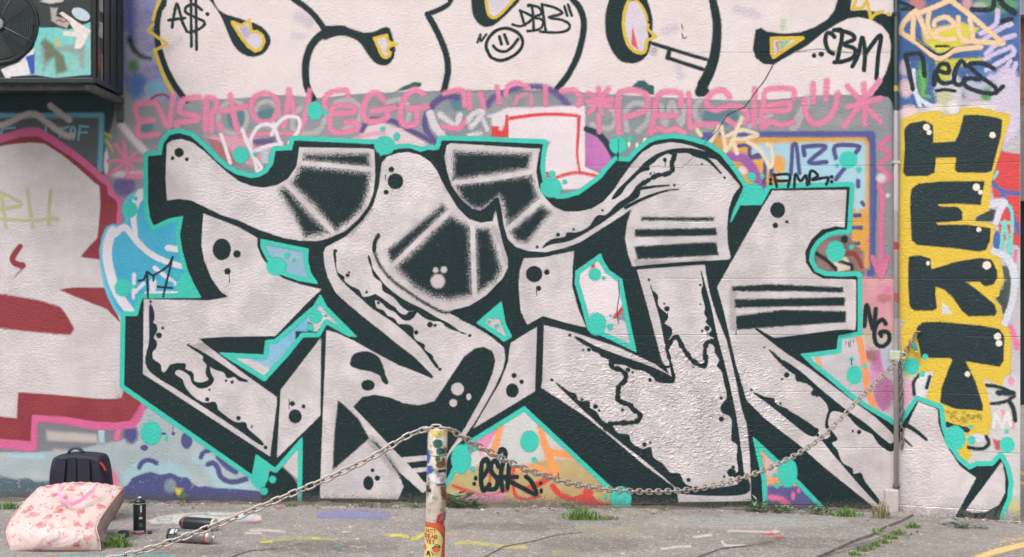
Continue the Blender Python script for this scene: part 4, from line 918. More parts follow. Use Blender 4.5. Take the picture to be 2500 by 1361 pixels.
# dots on every letter
dots(piece, 'dot', pBLK, 'D2', '112,160,35 65,202,14 170,210,14 428,875,68,80 540,910,28 470,1037,25')
dots(piece, 'dot', pBLK, 'E2', '212,102,9 267,325,20 292,277,10 462,388,9 713,627,9 753,635,12 602,687,8 588,750,14 795,875,15 883,932,8 975,1070,13 1172,863,44,47 1153,778,18 1228,798,13')
dots(piece, 'dot', pBLK, 'D3', '500,372,59 470,285,21 432,452,19 57,887,14')
dots(piece, 'dot', pBLK, 'F3', '148,68,15 158,45,8 287,193,10 375,270,12 755,433,21 793,437,12 653,490,17 1048,513,12 828,762,13')
dots(piece, 'dot', pBLK, 'E4', '410,555,43,48 422,455,18 472,497,15 793,187,10 673,485,11')
dots(piece, 'dot', pBLK, 'D4', '315,1057,61 408,1043,21 347,1162,20 337,858,11 490,767,15 607,727,9 820,587,10 1350,400,10 1280,215,15,18 1175,315,10 1200,310,7')
dots(piece, 'dot', pBLK, 'F4', '557,253,11 690,467,20 670,430,8 937,292,10 937,433,7 987,612,20 950,630,10 883,897,7 403,918,18 437,937,9 566,993,14 362,1213,12 162,1190,18 190,1218,10 63,1138,11 1093,1280,19 1090,1127,12 115,770,15 72,770,9')
dots(piece, 'dot', pBLK, 'E5', '200,915,15 237,898,8 493,1150,14 778,1100,29 789,1065,12 730,1128,8 910,552,10 995,268,7 1145,452,18 1115,480,8 1105,643,8')
dots(piece, 'dot', pBLK, 'E6', '440,680,12 405,675,7')
dots(piece, 'dot', pBLK, 'D5', '193,245,8 360,345,10 752,585,55,60 820,672,13 735,698,21')
pSd = paint((206, 197, 197), 0.45, 0.2)
dots(piece, 'pale_dot', pSd, 'E3', '1135,545,42 1107,637,26 1210,597,17,22')
dots(piece, 'pale_dot', pSd, 'D3', '813,1110,52 797,1028,19 857,1025,23', f=4)
# turquoise dots scattered round the letters
T_ = lambda c, s: dots(piece, 'turquoise_dot', pTEAL, c, s, f=2.8)
T_('C2', '570,1145,62 675,1140,16 1115,820,58,68 1195,832,20'); T_('C3', '420,1075,76,70 407,952,19 510,1010,24,32'); T_('D4', '440,420,80,74 447,320,27 541,375,18 935,105,66 1022,60,21')
T_('F4', '157,212,46 222,240,13 172,580,70,84 270,600,24 272,517,10'); T_('D2', '830,1000,75,70 910,920,20 960,955,13'); T_('E3', '193,65,44 155,135,23 260,55,10')
T_('E2', '1022,1282,24 965,1361,26'); T_('E1', '1090,467,75,85 1200,500,13,20'); T_('E4', '525,893,61,72 555,1015,17 70,1010,66,98 145,1078,14,21 165,940,19 1130,1280,72,88 1028,1258,15')
T_('F3', '1190,413,13 1247,443,15'); T_('E5', '1150,1100,66,100 1065,1118,15 1080,1187,18'); T_('F2', '713,955,57,70 693,838,16 790,887,17'); T_('D5', '560,340,32 638,335,16 1272,213,68,64 1190,258,17 1352,287,21 1180,890,70,78 1297,858,19 570,450,80,62')
T_('D1', '1295,820,18 1265,885,15')
# tags over the top
tagset(wall, 'tag', 'D5', ['725,322 745,412', '730,326 838,325 828,412', '745,370 832,368', '875,412 882,320 920,370 960,330 970,402', '985,392 990,312 1012,295 1047,332 1008,362 1122,345 1110,396'], 7, label='black tag standing on the top edge of the last silver letter')
dots(wall, 'tag_dot', pBLK, 'D5', '700,360,14 700,390,14 1150,340,14 1150,375,14')
tagset(wall, 'tag', 'E4', ['215,1130 252,1065 238,1010 207,1045 203,1160 220,1222 258,1180', '318,1060 300,1020 275,1040 270,1090 312,1150 300,1205 258,1212', '318,985 338,945 365,975 335,1100 345,1220', '388,1050 378,1205', '320,1132 440,1130', '375,1150 470,1198 568,1245 540,1165 502,1128'], 11, label='black tag sprayed under the peak of the silver letters')
dots(wall, 'tag_dot', pBLK, 'E4', '167,1138,13,17 157,1175,13 597,1172,12 602,1222,13,18')
# cracks in the render
pCK = paint((46, 58, 60), 0.8, speck=0.2)
ck = coat(wall, 'crack', pCK, [line('O', '1888,158 1868,195 1850,218 1838,235 1818,262 1810,265 1775,282 1760,305 1752,320 1725,345 1712,362 1700,375 1682,395', 2.6, 1.6, sm=False)], f=1.2, res=2, label='dark diagonal crack running down from the bubble letters')
coat(wall, 'crack', paint((70, 76, 80), 0.8, alpha=0.7), [line('O', '1940,128 2000,120 2120,135', 2.2, sm=False)], f=1.2, res=2)
coat(wall, 'crack', paint((60, 70, 72), 0.8, alpha=0.55), [line('O', '1682,395 1665,410 1600,407 1510,408 1510,340', 1.8, sm=False)], f=1.1, res=2)
coat(wall, 'crack', pCK, [line('O', '1510,685 1512,720 1506,760 1510,790', 2, sm=False)], f=1.1, res=2)
tagset(wall, 'crown', 'D1', ['1020,865 1060,855 1085,798', '1085,800 1092,985', '1085,800 1130,830 1132,865', '1130,828 1205,782 1245,748 1276,688', '1276,690 1228,880 1205,982', '1165,910 1270,918'], 5, pBLK, label='small black crown tag on the blue graffiti')

# thin runs of paint below some of the marks
for q in ('560,668 560,690', '941,428 941,440', '1287,1140 1287,1165', '1310,708 1310,722', '1630,765 1630,778', '1727,812 1727,822', '1508,372 1508,392', '1624,395 1624,408', '1363,1155 1363,1170', '706,975 706,1000', '1797,806 1797,820', '2079,878 2079,892'):
    coat(piece, 'paint_run', pBLK, [line('O', q, 2.4, 1.6)], f=1.1, res=1.8)
# splash dirt along the foot of the wall
coat(wall, 'grime', paint((112, 106, 98), 0.85, alpha=0.5, speck=1.2, worn=0.44), [poly('O', '-200,1212 600,1216 1200,1222 1700,1230 2188,1238 2188,1290 -200,1290')], f=14, res=6, clip=FULLC, label='brown splash dirt along the foot of the long wall')
# ================================================================== graffiti on the corner wall
CC = (2191, -180, 2490, 1330)
def cp(name, rgb, prims, f=6, res=5, par=None, alpha=1.0, speck=0.6, rgb2=None, label=None, **k):
    return coat(par or corner, name, paint(rgb, 0.62, alpha=alpha, speck=speck, rgb2=rgb2), prims, 'corner', f=f, res=res, clip=CC, label=label, **k)
cp('paint_patch', (70, 106, 162), [poly('C6', '270,-500 1200,-500 1200,560 800,720 270,830')], rgb2=(52, 88, 138))
for c, v, col in (('C6', (1000, 40, 170, 60), (96, 150, 104)), ('C6', (880, 60, 60, 40), (180, 180, 170)), ('C6', (460, 570, 40, 130), (86, 150, 84)), ('C6', (330, 500, 40, 60), (196, 180, 190)), ('C6', (340, 650, 50, 70), (216, 186, 190)),
                  ('C6', (420, 30, 60, 50), (190, 120, 112)), ('C6', (790, 30, 40, 50), (200, 150, 150)), ('C6', (660, 660, 110, 110), (204, 200, 206)), ('C6', (620, 740, 60, 90), (190, 190, 150)), ('C6', (900, 640, 160, 110), (188, 184, 206)), ('C6', (940, 700, 50, 50), (80, 150, 84)), ('C6', (880, 560, 70, 50), (84, 124, 184)),
                  ('C6', (1080, 580, 80, 90), (222, 196, 206)), ('C6', (1080, 800, 120, 260), (206, 196, 216)), ('C6', (360, 840, 70, 60), (226, 200, 200)), ('C6', (560, 800, 60, 30), (226, 214, 210)), ('C6', (690, 800, 50, 50), (224, 216, 222)), ('C6', (900, 790, 110, 40), (222, 212, 212))):
    cp('paint_patch', col, [circ(c, *v)], 8, 4, alpha=0.95)
dk = cp('dark_stroke', (34, 50, 52), [line('C6', '300,20 390,60 310,70', 10), line('C6', '830,70 900,75 980,60 990,-60', 13), line('C6', '1030,-10 1060,40 1140,95', 16), line('C6', '1050,160 1120,140', 12)], 3, 3)
cp('white_stroke', (206, 214, 226), [line('C6', '395,520 400,640 440,780', 10), line('C6', '400,680 450,740 530,790', 11)], 3, 3)
cp('green_stroke', (110, 176, 78), [line('C6', '440,530 470,620 460,700 510,715', 8)], 3, 3)
cp('yellow_patch', (206, 196, 66), [poly('C6', '450,225 740,165 890,210 800,300 820,320 580,400 470,310')], 5, 4)
cp('yellow_patch', (206, 196, 66), [poly('C6', '560,460 640,440 880,430 970,440 700,500 640,610 560,600')], 5, 4, alpha=0.9)
pLI = (200, 188, 220)
for s, w in (('1015,80 1000,180 890,250', 12), ('1115,180 1020,220 880,320', 12), ('1140,262 1040,300 930,400', 12), ('1120,350 1130,400 1000,480 930,520', 12), ('1110,350 990,400 920,440', 11), ('1110,450 1040,540 930,590', 11), ('1150,470 1120,560', 12)):
    cp('lilac_stroke', pLI, [line('C6', s, w)], 3, 3)
tan = cp('tan_tag', (228, 196, 156), [line('C6', '300,235 320,170 400,90 430,110 500,285', 13), line('C6', '395,110 385,285', 13), line('C6', '300,242 440,330 580,435 700,372 890,350', 13), line('C6', '430,100 560,50 665,2 790,95 1055,320', 13, sm=False), line('C6', '1050,325 900,310 760,300', 13)], 2.6, 3, label='tan lettered tag inside a diamond at the top of the corner wall')
for s in ('545,190 560,150 640,130 690,190 560,235 600,290 700,290', '725,130 730,240 760,290 830,290 810,140', '510,90 500,200 560,280'):
    cp('letter', (228, 196, 156), [line('C6', s, 12)], 2.6, 3, par=tan)
blkt = cp('black_tag', (36, 50, 54), [line('C6', '335,405 350,480 390,660', 11), line('C6', '335,410 450,405 475,560', 11)], 2.6, 3, label='black lettered tag above the yellow and black letters')
for s in ('545,625 560,530 650,540 645,480 590,480 565,560 610,615 690,605', '785,490 745,455 700,530 700,615 745,625 775,580', '985,505 900,470 805,480 880,560 1000,650 975,692 850,670 770,625 800,580 880,590', '1000,690 1055,640'):
    cp('letter', (36, 50, 54), [line('C6', s, 11)], 2.4, 3, par=blkt)
cp('underline', (36, 50, 54), [line('C6', '565,672 630,664 700,674', 8)], 2, 3, par=blkt)
cp('underline', (36, 50, 54), [line('C6', '560,342 650,342', 6), line('C6', '410,295 580,405 690,350', 4)], 2, 3, par=tan)
# lower right strip and lower ground
cp('paint_patch', (208, 70, 72), [poly('D6', '1030,360 1200,390 1200,1080 1040,1000 960,560')], 4, 4)
cp('blue_stroke', (66, 104, 170), [line('D6', '970,590 1060,660 1180,672', 11), line('D6', '1050,680 1120,820 1170,960', 11), circ('D6', 1010, 1020, 30, 70)], 3, 3)
cp('turquoise_stroke', (120, 206, 196), [line('D6', '1040,1100 1065,880 1105,1140', 8), line('D6', '1105,1140 1125,880 1110,780 1075,760', 8), line('D6', '1040,890 1110,890', 7), line('D6', '985,560 1015,515', 8)], 2.4, 3)
cp('white_stroke', (208, 208, 218), [line('D6', '960,755 1060,740 1030,800 1000,890', 22, 16)], 3.5, 3)
cp('paint_patch', (56, 70, 66), [poly('F1', '1030,0 1100,0 1120,130 1100,300 1050,380 1040,300 1000,240 1040,170 1070,100')], 5, 4, rgb2=(80, 90, 84))
cp('paint_patch', (58, 72, 68), [poly('D6', '860,845 960,790 1000,800 980,880 850,880')], 4, 3)
cp('pink_stroke', (226, 120, 160), [line('F1', '1110,450 1150,560 1160,600', 14), line('D6', '1150,1100 1140,1200', 8)], 4, 3)
cp('pale_arc', (206, 210, 220), [line('D6', '985,1105 1075,1140 1130,1240 1145,1361', 18, 18), line('F1', '1135,0 1142,110 1125,260 1065,430', 17)], 2.6, 3)
cp('paint_patch', (206, 202, 204), [poly('F1', '300,780 620,780 1200,800 1200,1700 300,1700')], 6, 5, rgb2=(196, 196, 190))
cp('paint_patch', (222, 160, 186), [poly('F1', '330,830 400,850 400,960 340,1050 320,950')], 6, 4, alpha=0.8)
cp('pink_blot', (226, 150, 180), [circ('F1', 1115, 850, 25, 35), circ('F1', 1055, 1080, 18, 25), circ('F1', 1130, 1180, 15, 30)], 4, 3)
cp('paint_patch', (190, 84, 88), [poly('F1', '980,1280 1060,1290 1040,1361 1000,1361')], 4, 3)
cp('black_stroke', (36, 52, 56), [line('F1', '890,880 1010,890 1110,930', 10), line('F1', '1020,935 1130,940', 14), line('F1', '955,1018 1060,1005 1140,960', 9), line('F1', '1100,1000 1130,1050 1145,1140', 12)], 2.6, 3)
cp('white_letter', (222, 216, 216), [line('F1', '985,1190 1000,1090 1050,1190 1090,1080 1110,1180', 8, sm=False)], 2, 3)
cp('olive_blot', (196, 190, 130), [circ('O', 2475, 1245, 14, 28)], 6, 4)
cp('pale_ring', (204, 196, 200), [circ('O', 2463, 1262, 12, 14)], 2.5, 3)
# yellow letters
ylw = coat(corner, 'yellow_lettering', pYEL, [poly('O', '2199,293 2240,277 2295,270 2302,281 2338,280 2348,263 2388,262 2430,272 2467,279 2466,296 2444,366 2424,429 2421,445 2414,514 2381,531 2378,541 2417,544 2431,554 2417,617 2441,630 2449,663 2450,690 2440,710 2440,723 2427,728 2444,749 2449,776 2442,792 2464,802 2469,835 2467,911 2450,924 2447,944 2401,924 2417,987 2421,1030 2414,1063 2365,1063 2362,1080 2372,1110 2362,1128 2345,1120 2330,1070 2308,1023 2292,987 2259,974 2278,908 2242,914 2209,921 2205,890 2199,835 2199,799 2209,792 2196,776 2194,650 2196,448')], 'corner', f=2.4, res=4, clip=CC, label='tall column of black letters on yellow down the corner wall')
pK = paint((38, 54, 58), 0.45)
for c, s in (('D6', '330,190 370,155 480,135 540,170 540,300 700,290 730,230 765,95 860,92 1000,110 1050,130 1040,250 1000,400 970,510 930,522 720,520 698,500 710,410 560,410 550,520 500,545 340,548 318,520 328,350 325,220'),
             ('D6', '380,640 430,600 600,585 920,582 890,760 720,750 575,755 580,770 720,772 755,810 755,870 700,880 565,890 570,905 800,905 965,930 960,1020 930,1090 880,1105 700,1080 420,1055 380,1020 370,800 370,700'),
             ('D6', '360,1140 440,1130 520,1155 525,1235 700,1180 880,1150 970,1160 1010,1240 1015,1300 980,1350 920,1360 880,1325 785,1330 870,1390 990,1490 1010,1550 990,1580 800,1582 750,1540 680,1440 620,1385 560,1365 555,1410 568,1520 540,1540 400,1540 365,1510 355,1360 355,1200'),
             ('F1', '420,450 460,415 600,412 900,440 1030,465 1065,520 1060,700 1030,745 780,705 850,850 905,1020 905,1070 700,1055 590,1010 600,900 680,690 660,680 450,680 440,620 415,520')):
    coat(ylw, 'letter', pK, [poly(c, s)], 'corner', f=2.4, res=3.5, clip=CC)
coat(ylw, 'worn_patch', paint((150, 136, 62), 0.7, worn=0.5), [poly('F1', '630,1070 900,1080 900,1140 700,1170')], 'corner', f=5, res=3)
cp('counter', (204, 206, 204), [poly('F1', '605,265 650,300 680,355 605,355')], 2.5, 3, par=ylw)
pC = paint((236, 222, 206), 0.55)
dots(ylw, 'dot', pC, 'D6', '490,185,25 510,222,18 978,243,23 858,628,27 888,665,17 877,940,18 502,1190,15 935,1205,31', 'corner', f=2)
dots(ylw, 'dot', pC, 'F1', '1015,520,26 1025,570,24 793,798,20', 'corner', f=2)
cp('white_blot', (218, 216, 222), [poly('F1', '430,800 540,775 520,870 480,975 410,960 405,870')], 2.5, 3)
cp('black_stroke', (38, 54, 58), [line('F1', '440,800 395,860 400,950', 8), line('F1', '515,815 490,900', 9)], 2.4, 3)
cp('white_blot', (214, 210, 214), [circ('F1', 860, 1270, 70, 32)], 3, 3)
cp('black_stroke', (38, 54, 58), [line('F1', '800,1340 900,1350 950,1310 930,1260', 9), line('F1', '640,1170 700,1190 790,1210', 14)], 2.4, 3)
# the end of the silver letters, running round the corner
pc2 = coat(corner, 'silver_lettering', pBLK, [sil_out], 'corner', f=2.0, res=4, clip=CC, label='tail of the silver letters turning onto the corner wall')
coat(pc2, 'turquoise_edge', pTEAL, [poly('O', OUT)], 'corner', f=2.0, res=3, clip=CC, grow=TEALW, band=TEALW + 2)
coat(pc2, 'letter', pSIL, [poly('O', LETTERS['fourth'])], 'corner', f=2.0, res=4, clip=CC)
coat(pc2, 'letter', pSIL, [poly('O', '2446,1127 2454,1163 2454,1203 2439,1233 2407,1251 2376,1253 2356,1248 2400,1190')], 'corner', f=2.0, res=3.5, clip=CC, same=True)
coat(pc2, 'shading', pBLK, [line('O', '2206,1034 2235,1052 2262,1074', 13, 7), line('O', '2192,1072 2205,1072 2226,1090', 8, 4)], 'corner', f=2, res=3, clip=CC)
dots(pc2, 'turquoise_dot', pTEAL, 'F1', '378,740,62,64 480,670,22 457,800,22 700,1270,78,92 822,1285,31 815,1187,15 1085,1320,56,58 1083,1222,15', 'corner')
coat(corner, 'grime', paint((112, 106, 98), 0.85, alpha=0.45, speck=1.2, worn=0.46), [poly('O', '2188,1240 2492,1258 2492,1320 2188,1320')], 'corner', f=14, res=5, clip=CC, label='splash dirt along the foot of the corner wall')
# ================================================================== fan unit high on the left
UX1 = (225 - CX) / FOC * UNIT_D; UX0 = UX1 - 0.98
UZ0 = CAMZ + (CY - 198) / FOC * UNIT_D; UZ1 = UZ0 + 0.80
UY = CAMY + UNIT_D
M_DK = simple('black_enamel', lin(44, 56, 58), 0.4, 0.0, 0.2, 10, 0.3, 40)
unit = empty('fan_unit', (0.5 * (UX0 + UX1), UY + 0.3, UZ0)); tag(unit, 'black wall mounted fan unit plastered with stickers at the top left', 'fan unit')
def upart(name, bm, m, smooth=False):
    o = mesh_obj(name, bm, m, unit, smooth); o.matrix_parent_inverse = Matrix.Translation(-unit.location); return o
bm = bmesh.new(); add_box(bm, UX0, UX1, UY + 0.004, -0.03, UZ0, UZ1, 0.012); upart('casing', bm, M_DK)
bm = bmesh.new(); add_box(bm, UX0 + 0.004, UX1 + 0.006, UY - 0.004, UY + 0.028, UZ0 - 0.012, UZ0 + 0.016, 0.003); upart('bottom_lip', bm, M_DK)
for dy in (0.08, 0.2, 0.33, 0.46):
    bm = bmesh.new(); add_box(bm, UX1 + 0.0005, UX1 + 0.007, UY + dy, UY + dy + 0.016, UZ0 + 0.03, UZ1 - 0.03, 0.002); upart('side_rib', bm, M_DK)
fx, fz = (-3 - CX) / FOC * UNIT_D, CAMZ + (CY - 60) / FOC * UNIT_D
Rf = Matrix.Translation((fx, UY, fz)) @ Matrix.Rotation(R(90), 4, 'X')
bm = bmesh.new(); add_lathe(bm, [(0.226, -0.002), (0.226, 0.004), (0.205, 0.004), (0.205, 0.0015)], 64, Rf, False); upart('fan_ring', bm, M_DK)
bm = bmesh.new(); add_lathe(bm, [(0.206, 0.0), (0.206, 0.0012)], 64, Rf); upart('fan_well', bm, simple('dark_well', lin(30, 42, 46), 0.6))
for k in range(5):
    bm = bmesh.new(); a0 = k * 2 * math.pi / 5 + 0.3
    vs = []
    for i in range(9):
        a = a0 + i * 0.105; rr = 0.2 - 0.01 * abs(i - 4) / 4
        vs.append((bm.verts.new(Rf @ Vector((0.045 * math.cos(a * 1.0), 0.045 * math.sin(a), 0.003 + 0.0006 * i))), bm.verts.new(Rf @ Vector((rr * math.cos(a + 0.25), rr * math.sin(a + 0.25), 0.003 + 0.0006 * i)))))
    for p, q in zip(vs, vs[1:]): bm.faces.new((p[0], q[0], q[1], p[1]))
    upart('fan_blade', bm, simple('fan_blade_black', lin(54, 64, 66), 0.35))
for k in range(13):
    r = 0.06 + k * 0.0122
    bm = bmesh.new(); add_tube(bm, [Rf @ Vector((r * math.cos(t * math.pi / 32), r * math.sin(t * math.pi / 32), 0.012)) for t in range(64)], 0.0016, 5, True)
    upart('guard_ring', bm, simple('guard_wire', lin(74, 84, 86), 0.4, 0.3))
for k in range(4):
    a = k * math.pi / 2 + 1.1
    bm = bmesh.new(); add_tube(bm, [Rf @ Vector((r * math.cos(a), r * math.sin(a), 0.0145)) for r in (0.03, 0.12, 0.216)], 0.0022, 6); upart('guard_spoke', bm, simple('guard_wire_bright', lin(120, 128, 130), 0.4, 0.3))
bm = bmesh.new(); add_lathe(bm, [(0.033, 0.008), (0.033, 0.015), (0.026, 0.02)], 32, Rf); upart('hub_badge', bm, simple('hub_grey', lin(150, 152, 152), 0.4))
# bracket underneath
M_BR = simple('scuffed_bracket', lin(46, 54, 54), 0.55, 0.1, 0.3, 20, 0.3, 50, rgb2=lin(96, 96, 94))
for X in (UX1 - 0.05, UX0 + 0.1):
    bm = bmesh.new(); add_box(bm, X, X + 0.045, UY + 0.02, -0.004, UZ0 - 0.048, UZ0 - 0.014, 0.004); upart('bracket_arm', bm, M_BR)
    bm = bmesh.new(); add_box(bm, X + 0.003, X + 0.042, -0.03, -0.006, UZ0 - 0.16, UZ0 - 0.048, 0.004); upart('bracket_leg', bm, M_BR)
bm = bmesh.new(); add_box(bm, UX0 + 0.02, UX1 - 0.002, UY + 0.03, UY + 0.075, UZ0 - 0.044, UZ0 - 0.018, 0.004); upart('bracket_rail', bm, M_BR)
def usticker(name, rgb, pr, f=2, **k):
    o = coat(unit, name, paint(rgb, 0.5, onwall=False, speck=0.3, **k), pr, 'unit', f=f, res=2.5, clip=(-180, -150, 223, 194))
    if o: o.matrix_parent_inverse = Matrix.Translation(-unit.location)
usticker('turquoise_panel', (118, 202, 196), [poly('F5', '385,290 470,310 620,305 760,330 1003,250 1005,830 600,865 380,830')], 2.5, rgb2=(140, 196, 190))
usticker('grey_smear', (140, 160, 156), [poly('F5', '440,520 560,600 620,520 900,480 950,520 930,760 880,740 870,620 640,560 480,790')], 6)
usticker('olive_smear', (104, 116, 92), [poly('F5', '440,480 500,420 560,470 700,620 750,780 620,830 600,640 500,690 490,560')], 6)
usticker('turquoise_paint', (118, 202, 196), [line('F5', '410,300 430,420 380,560', 9)], 3)
usticker('yellow_sticker', (222, 176, 66), [poly('F5', '612,395 668,500 620,515'), poly('F5', '712,445 750,420 782,535 745,520')], 2)
usticker('white_sticker', (226, 216, 212), [poly('F5', '655,150 690,130 1000,340 930,490 890,545 820,540 850,410 700,395 700,350 830,350 750,230')], 2)
usticker('torn_sticker', (176, 172, 168), [poly('F5', '560,90 640,90 620,180 780,240 740,320 620,270 570,230')], 4)
usticker('red_print', (186, 60, 62), [line('F5', '625,235 660,220 690,245 740,235', 4)], 2)
usticker('oval_sticker', (188, 204, 214), [circ('F5', 895, 160, 108, 62, 0.45)], 2)
usticker('torn_sticker', (196, 192, 188), [poly('F5', '440,20 520,-20 700,-20 700,20 560,45'), poly('F5', '470,90 520,130 510,200 470,215 500,160')], 3)
usticker('white_sticker', (222, 220, 222), [poly('F5', '10,770 200,700 380,530 390,830 120,850 110,880 60,870')], 2.5)
usticker('blue_mark', (40, 84, 176), [poly('F5', '285,630 380,600 385,820 340,830'), circ('F5', 225, 785, 24, 30)], 3)
# paint on the unit's right side
def side_patch(name, rgb, y0, y1, z0, z1):
    bm = bmesh.new(); add_box(bm, UX1 + 0.0006, UX1 + 0.0022, y0, y1, z0, z1); upart(name, bm, simple('side_' + name, lin(*rgb), 0.5, 0, 0.3, 30))
side_patch('white_sticker', (206, 204, 200), UY + 0.115, UY + 0.185, UZ0 + 0.27, UZ0 + 0.36)
side_patch('torn_sticker', (190, 186, 182), UY + 0.12, UY + 0.19, UZ0 + 0.42, UZ0 + 0.58)
side_patch('red_scrawl', (170, 72, 52), UY + 0.105, UY + 0.14, UZ0 + 0.07, UZ0 + 0.2)
side_patch('grey_scrawl', (140, 140, 140), UY + 0.15, UY + 0.185, UZ0 + 0.03, UZ0 + 0.18)

# ================================================================== chain post
SCP = 600.4; DP = FOC / SCP
def post_axis(z):    # the post leans a little to the right
    return -0.3228 + 0.027 * z
PT = CAMZ - (1047 - CY) / SCP; PR = 0.0402
post = empty('chain_post', (post_axis(0), CAMY + DP, gz(-0.32))); tag(post, 'peeling white metal post spotted with paint and a skull sticker', 'post')
M_POST = simple('flaking_white_paint', lin(222, 212, 202), 0.5, 0, 0.06, 26, 0.5, 60, rgb2=lin(196, 184, 168), detail=8)
def ppart(name, bm, m):
    o = mesh_obj(name, bm, m, post); o.matrix_parent_inverse = Matrix.Translation(-post.location); return o
Mp = Matrix(((1, 0, 0.027, -0.3228), (0, 1, 0, CAMY + DP), (0, 0, 1, 0), (0, 0, 0, 1)))
bm = bmesh.new(); add_lathe(bm, [(PR, -0.02), (PR, PT - 0.004), (PR - 0.003, PT), (PR - 0.008, PT), (PR - 0.009, PT - 0.03)], 40, Mp); ppart('tube', bm, M_POST)
bm = bmesh.new(); add_lathe(bm, [(PR + 0.0006, PT - 0.108), (PR + 0.0006, PT - 0.105)], 40, Mp, False); ppart('seam', bm, simple('seam_dark', lin(90, 84, 80), 0.7))
CROPS['H'] = (980, 1220, 9.653)
_pl = [0]
def pcoat(name, rgb, prims, f=1.4, res=1.4, label=None, rgb2=None, **k):
    """paint and stickers wrapped on the post"""
    _pl[0] += 1; rad = PR + 0.0004 + _pl[0] * 0.00008
    x0 = min(b[0] for b, _ in prims) - 3; y0 = min(b[1] for b, _ in prims) - 3; x1 = max(b[2] for b, _ in prims) + 3; y1 = max(b[3] for b, _ in prims) + 3
    y0 = max(y0, 1049); th0, th1 = -1.5, 1.5
    ths = np.linspace(th0, th1, 60); ys = np.arange(y0, y1 + res, res)
    TH, Y = np.meshgrid(ths, ys)
    Z = CAMZ - (Y - CY) / SCP
    AX = (-0.3228 + 0.027 * Z) * SCP + CX
    X = AX + np.sin(TH) * PR * SCP
    D = np.full(X.shape, -1e6)
    for _, fn in prims: D = np.maximum(D, fn(X, Y))
    T = np.clip(D / f, -40, 40); kq = T > -1.3
    q = kq[:-1, :-1] | kq[1:, :-1] | kq[:-1, 1:] | kq[1:, 1:]
    jj, ii = np.nonzero(q)
    if len(jj) == 0: return
    nx = len(ths); quads = np.stack([jj*nx+ii, (jj+1)*nx+ii, (jj+1)*nx+ii+1, jj*nx+ii+1], 1)
    used = np.unique(quads); rm = np.zeros(X.size, int); rm[used] = np.arange(len(used)); quads = rm[quads]
    co = np.stack([-0.3228 + 0.027 * Z + np.sin(TH) * rad, CAMY + DP - np.cos(TH) * rad, Z], -1).reshape(-1, 3)[used] - np.array(post.location)
    me = bpy.data.meshes.new(name); me.from_pydata(co.tolist(), [], quads.tolist()); me.update()
    at = me.attributes.new('t', 'FLOAT', 'POINT'); at.data.foreach_set('value', T.ravel()[used].astype(np.float32))
    for p in me.polygons: p.use_smooth = True
    me.materials.append(paint(rgb, 0.5, onwall=False, speck=0.3, rgb2=rgb2, **k))
    o = link(bpy.data.objects.new(name, me), post)
    if label: o['label'] = label
pcoat('yellow_smear', (222, 212, 112), [poly('E7', '565,165 700,175 700,225 640,245 590,230')], 3)
pcoat('green_blot', (34, 104, 92), [circ('E7', 640, 305, 44, 40), circ('E7', 662, 375, 36, 34)], 2); pcoat('green_blot', (34, 104, 92), [circ('E7', 641, 444, 22, 27)], 2)
pcoat('black_blot', (36, 46, 48), [circ('E7', 703, 375, 22, 28)], 2)
pcoat('blue_blot', (48, 92, 186), [poly('E7', '535,340 560,370 570,440 555,485 535,500')], 2); pcoat('blue_blot', (48, 92, 186), [poly('E7', '535,520 580,505 608,540 585,580 540,600')], 2)
pcoat('rust_stain', (122, 74, 50), [circ('E7', 665, 495, 42, 34), circ('E7', 690, 460, 16, 26)], 3); pcoat('rust_stain', (128, 80, 54), [poly('E7', '665,700 715,700 710,780 690,830 672,780')], 3)
pcoat('black_mark', (40, 48, 50), [poly('E7', '642,540 712,545 712,578 642,572')], 2)
pcoat('white_smear', (226, 224, 228), [poly('E7', '565,580 700,570 712,660 640,675 560,640')], 3)
pcoat('slate_mark', (70, 86, 100), [poly('E7', '630,672 708,672 708,692 632,690')], 2)
pcoat('black_mark', (44, 52, 54), [poly('E7', '535,690 560,690 578,720 580,752 535,748')], 2)
pcoat('rust_streak', (200, 170, 120), [line('H', '985,60 980,140 990,230', 5)], 3, alpha=0.6)
pcoat('red_paint', (192, 52, 56), [poly('H', '870,330 920,300 1040,292 1040,440 1000,470 990,560 1010,600 850,520 820,500')], 1.4)
pcoat('sticker', (206, 104, 76), [poly('H', '540,505 700,495 850,512 950,560 1020,625 1060,700 1060,1900 540,1900')], 1.0, label='orange sticker with a yellow skull and the words not dead yet', rgb2=(198, 92, 66))
pcoat('skull', (226, 214, 122), [poly('H', '540,640 590,622 700,612 830,655 930,760 978,880 965,1000 945,1150 940,1280 890,1400 860,1560 540,1560')], 1.2, rgb2=(216, 204, 130))
pcoat('eye_socket', (208, 110, 74), [circ('H', 832, 1130, 88, 78)], 1.2); pcoat('eye_socket', (208, 110, 74), [circ('H', 570, 1095, 42, 72)], 1.2)
pcoat('brow', (60, 66, 52), [line('H', '735,1105 800,1062 860,1062 920,1095', 2.2), line('H', '795,1055 815,1015 870,1018 915,1075', 2)], 0.8, 1.0)
pcoat('nose', (46, 54, 48), [line('H', '618,1270 650,1180 645,1235', 3), line('H', '662,1180 690,1285', 3.2)], 0.8, 1.0)
pcoat('jaw_line', (96, 96, 60), [line('H', '725,1180 760,1275', 2), line('H', '800,1340 860,1330', 3), line('H', '940,720 978,860', 2), line('H', '740,1210 800,1245 880,1235', 1.6)], 0.8, 1.0)
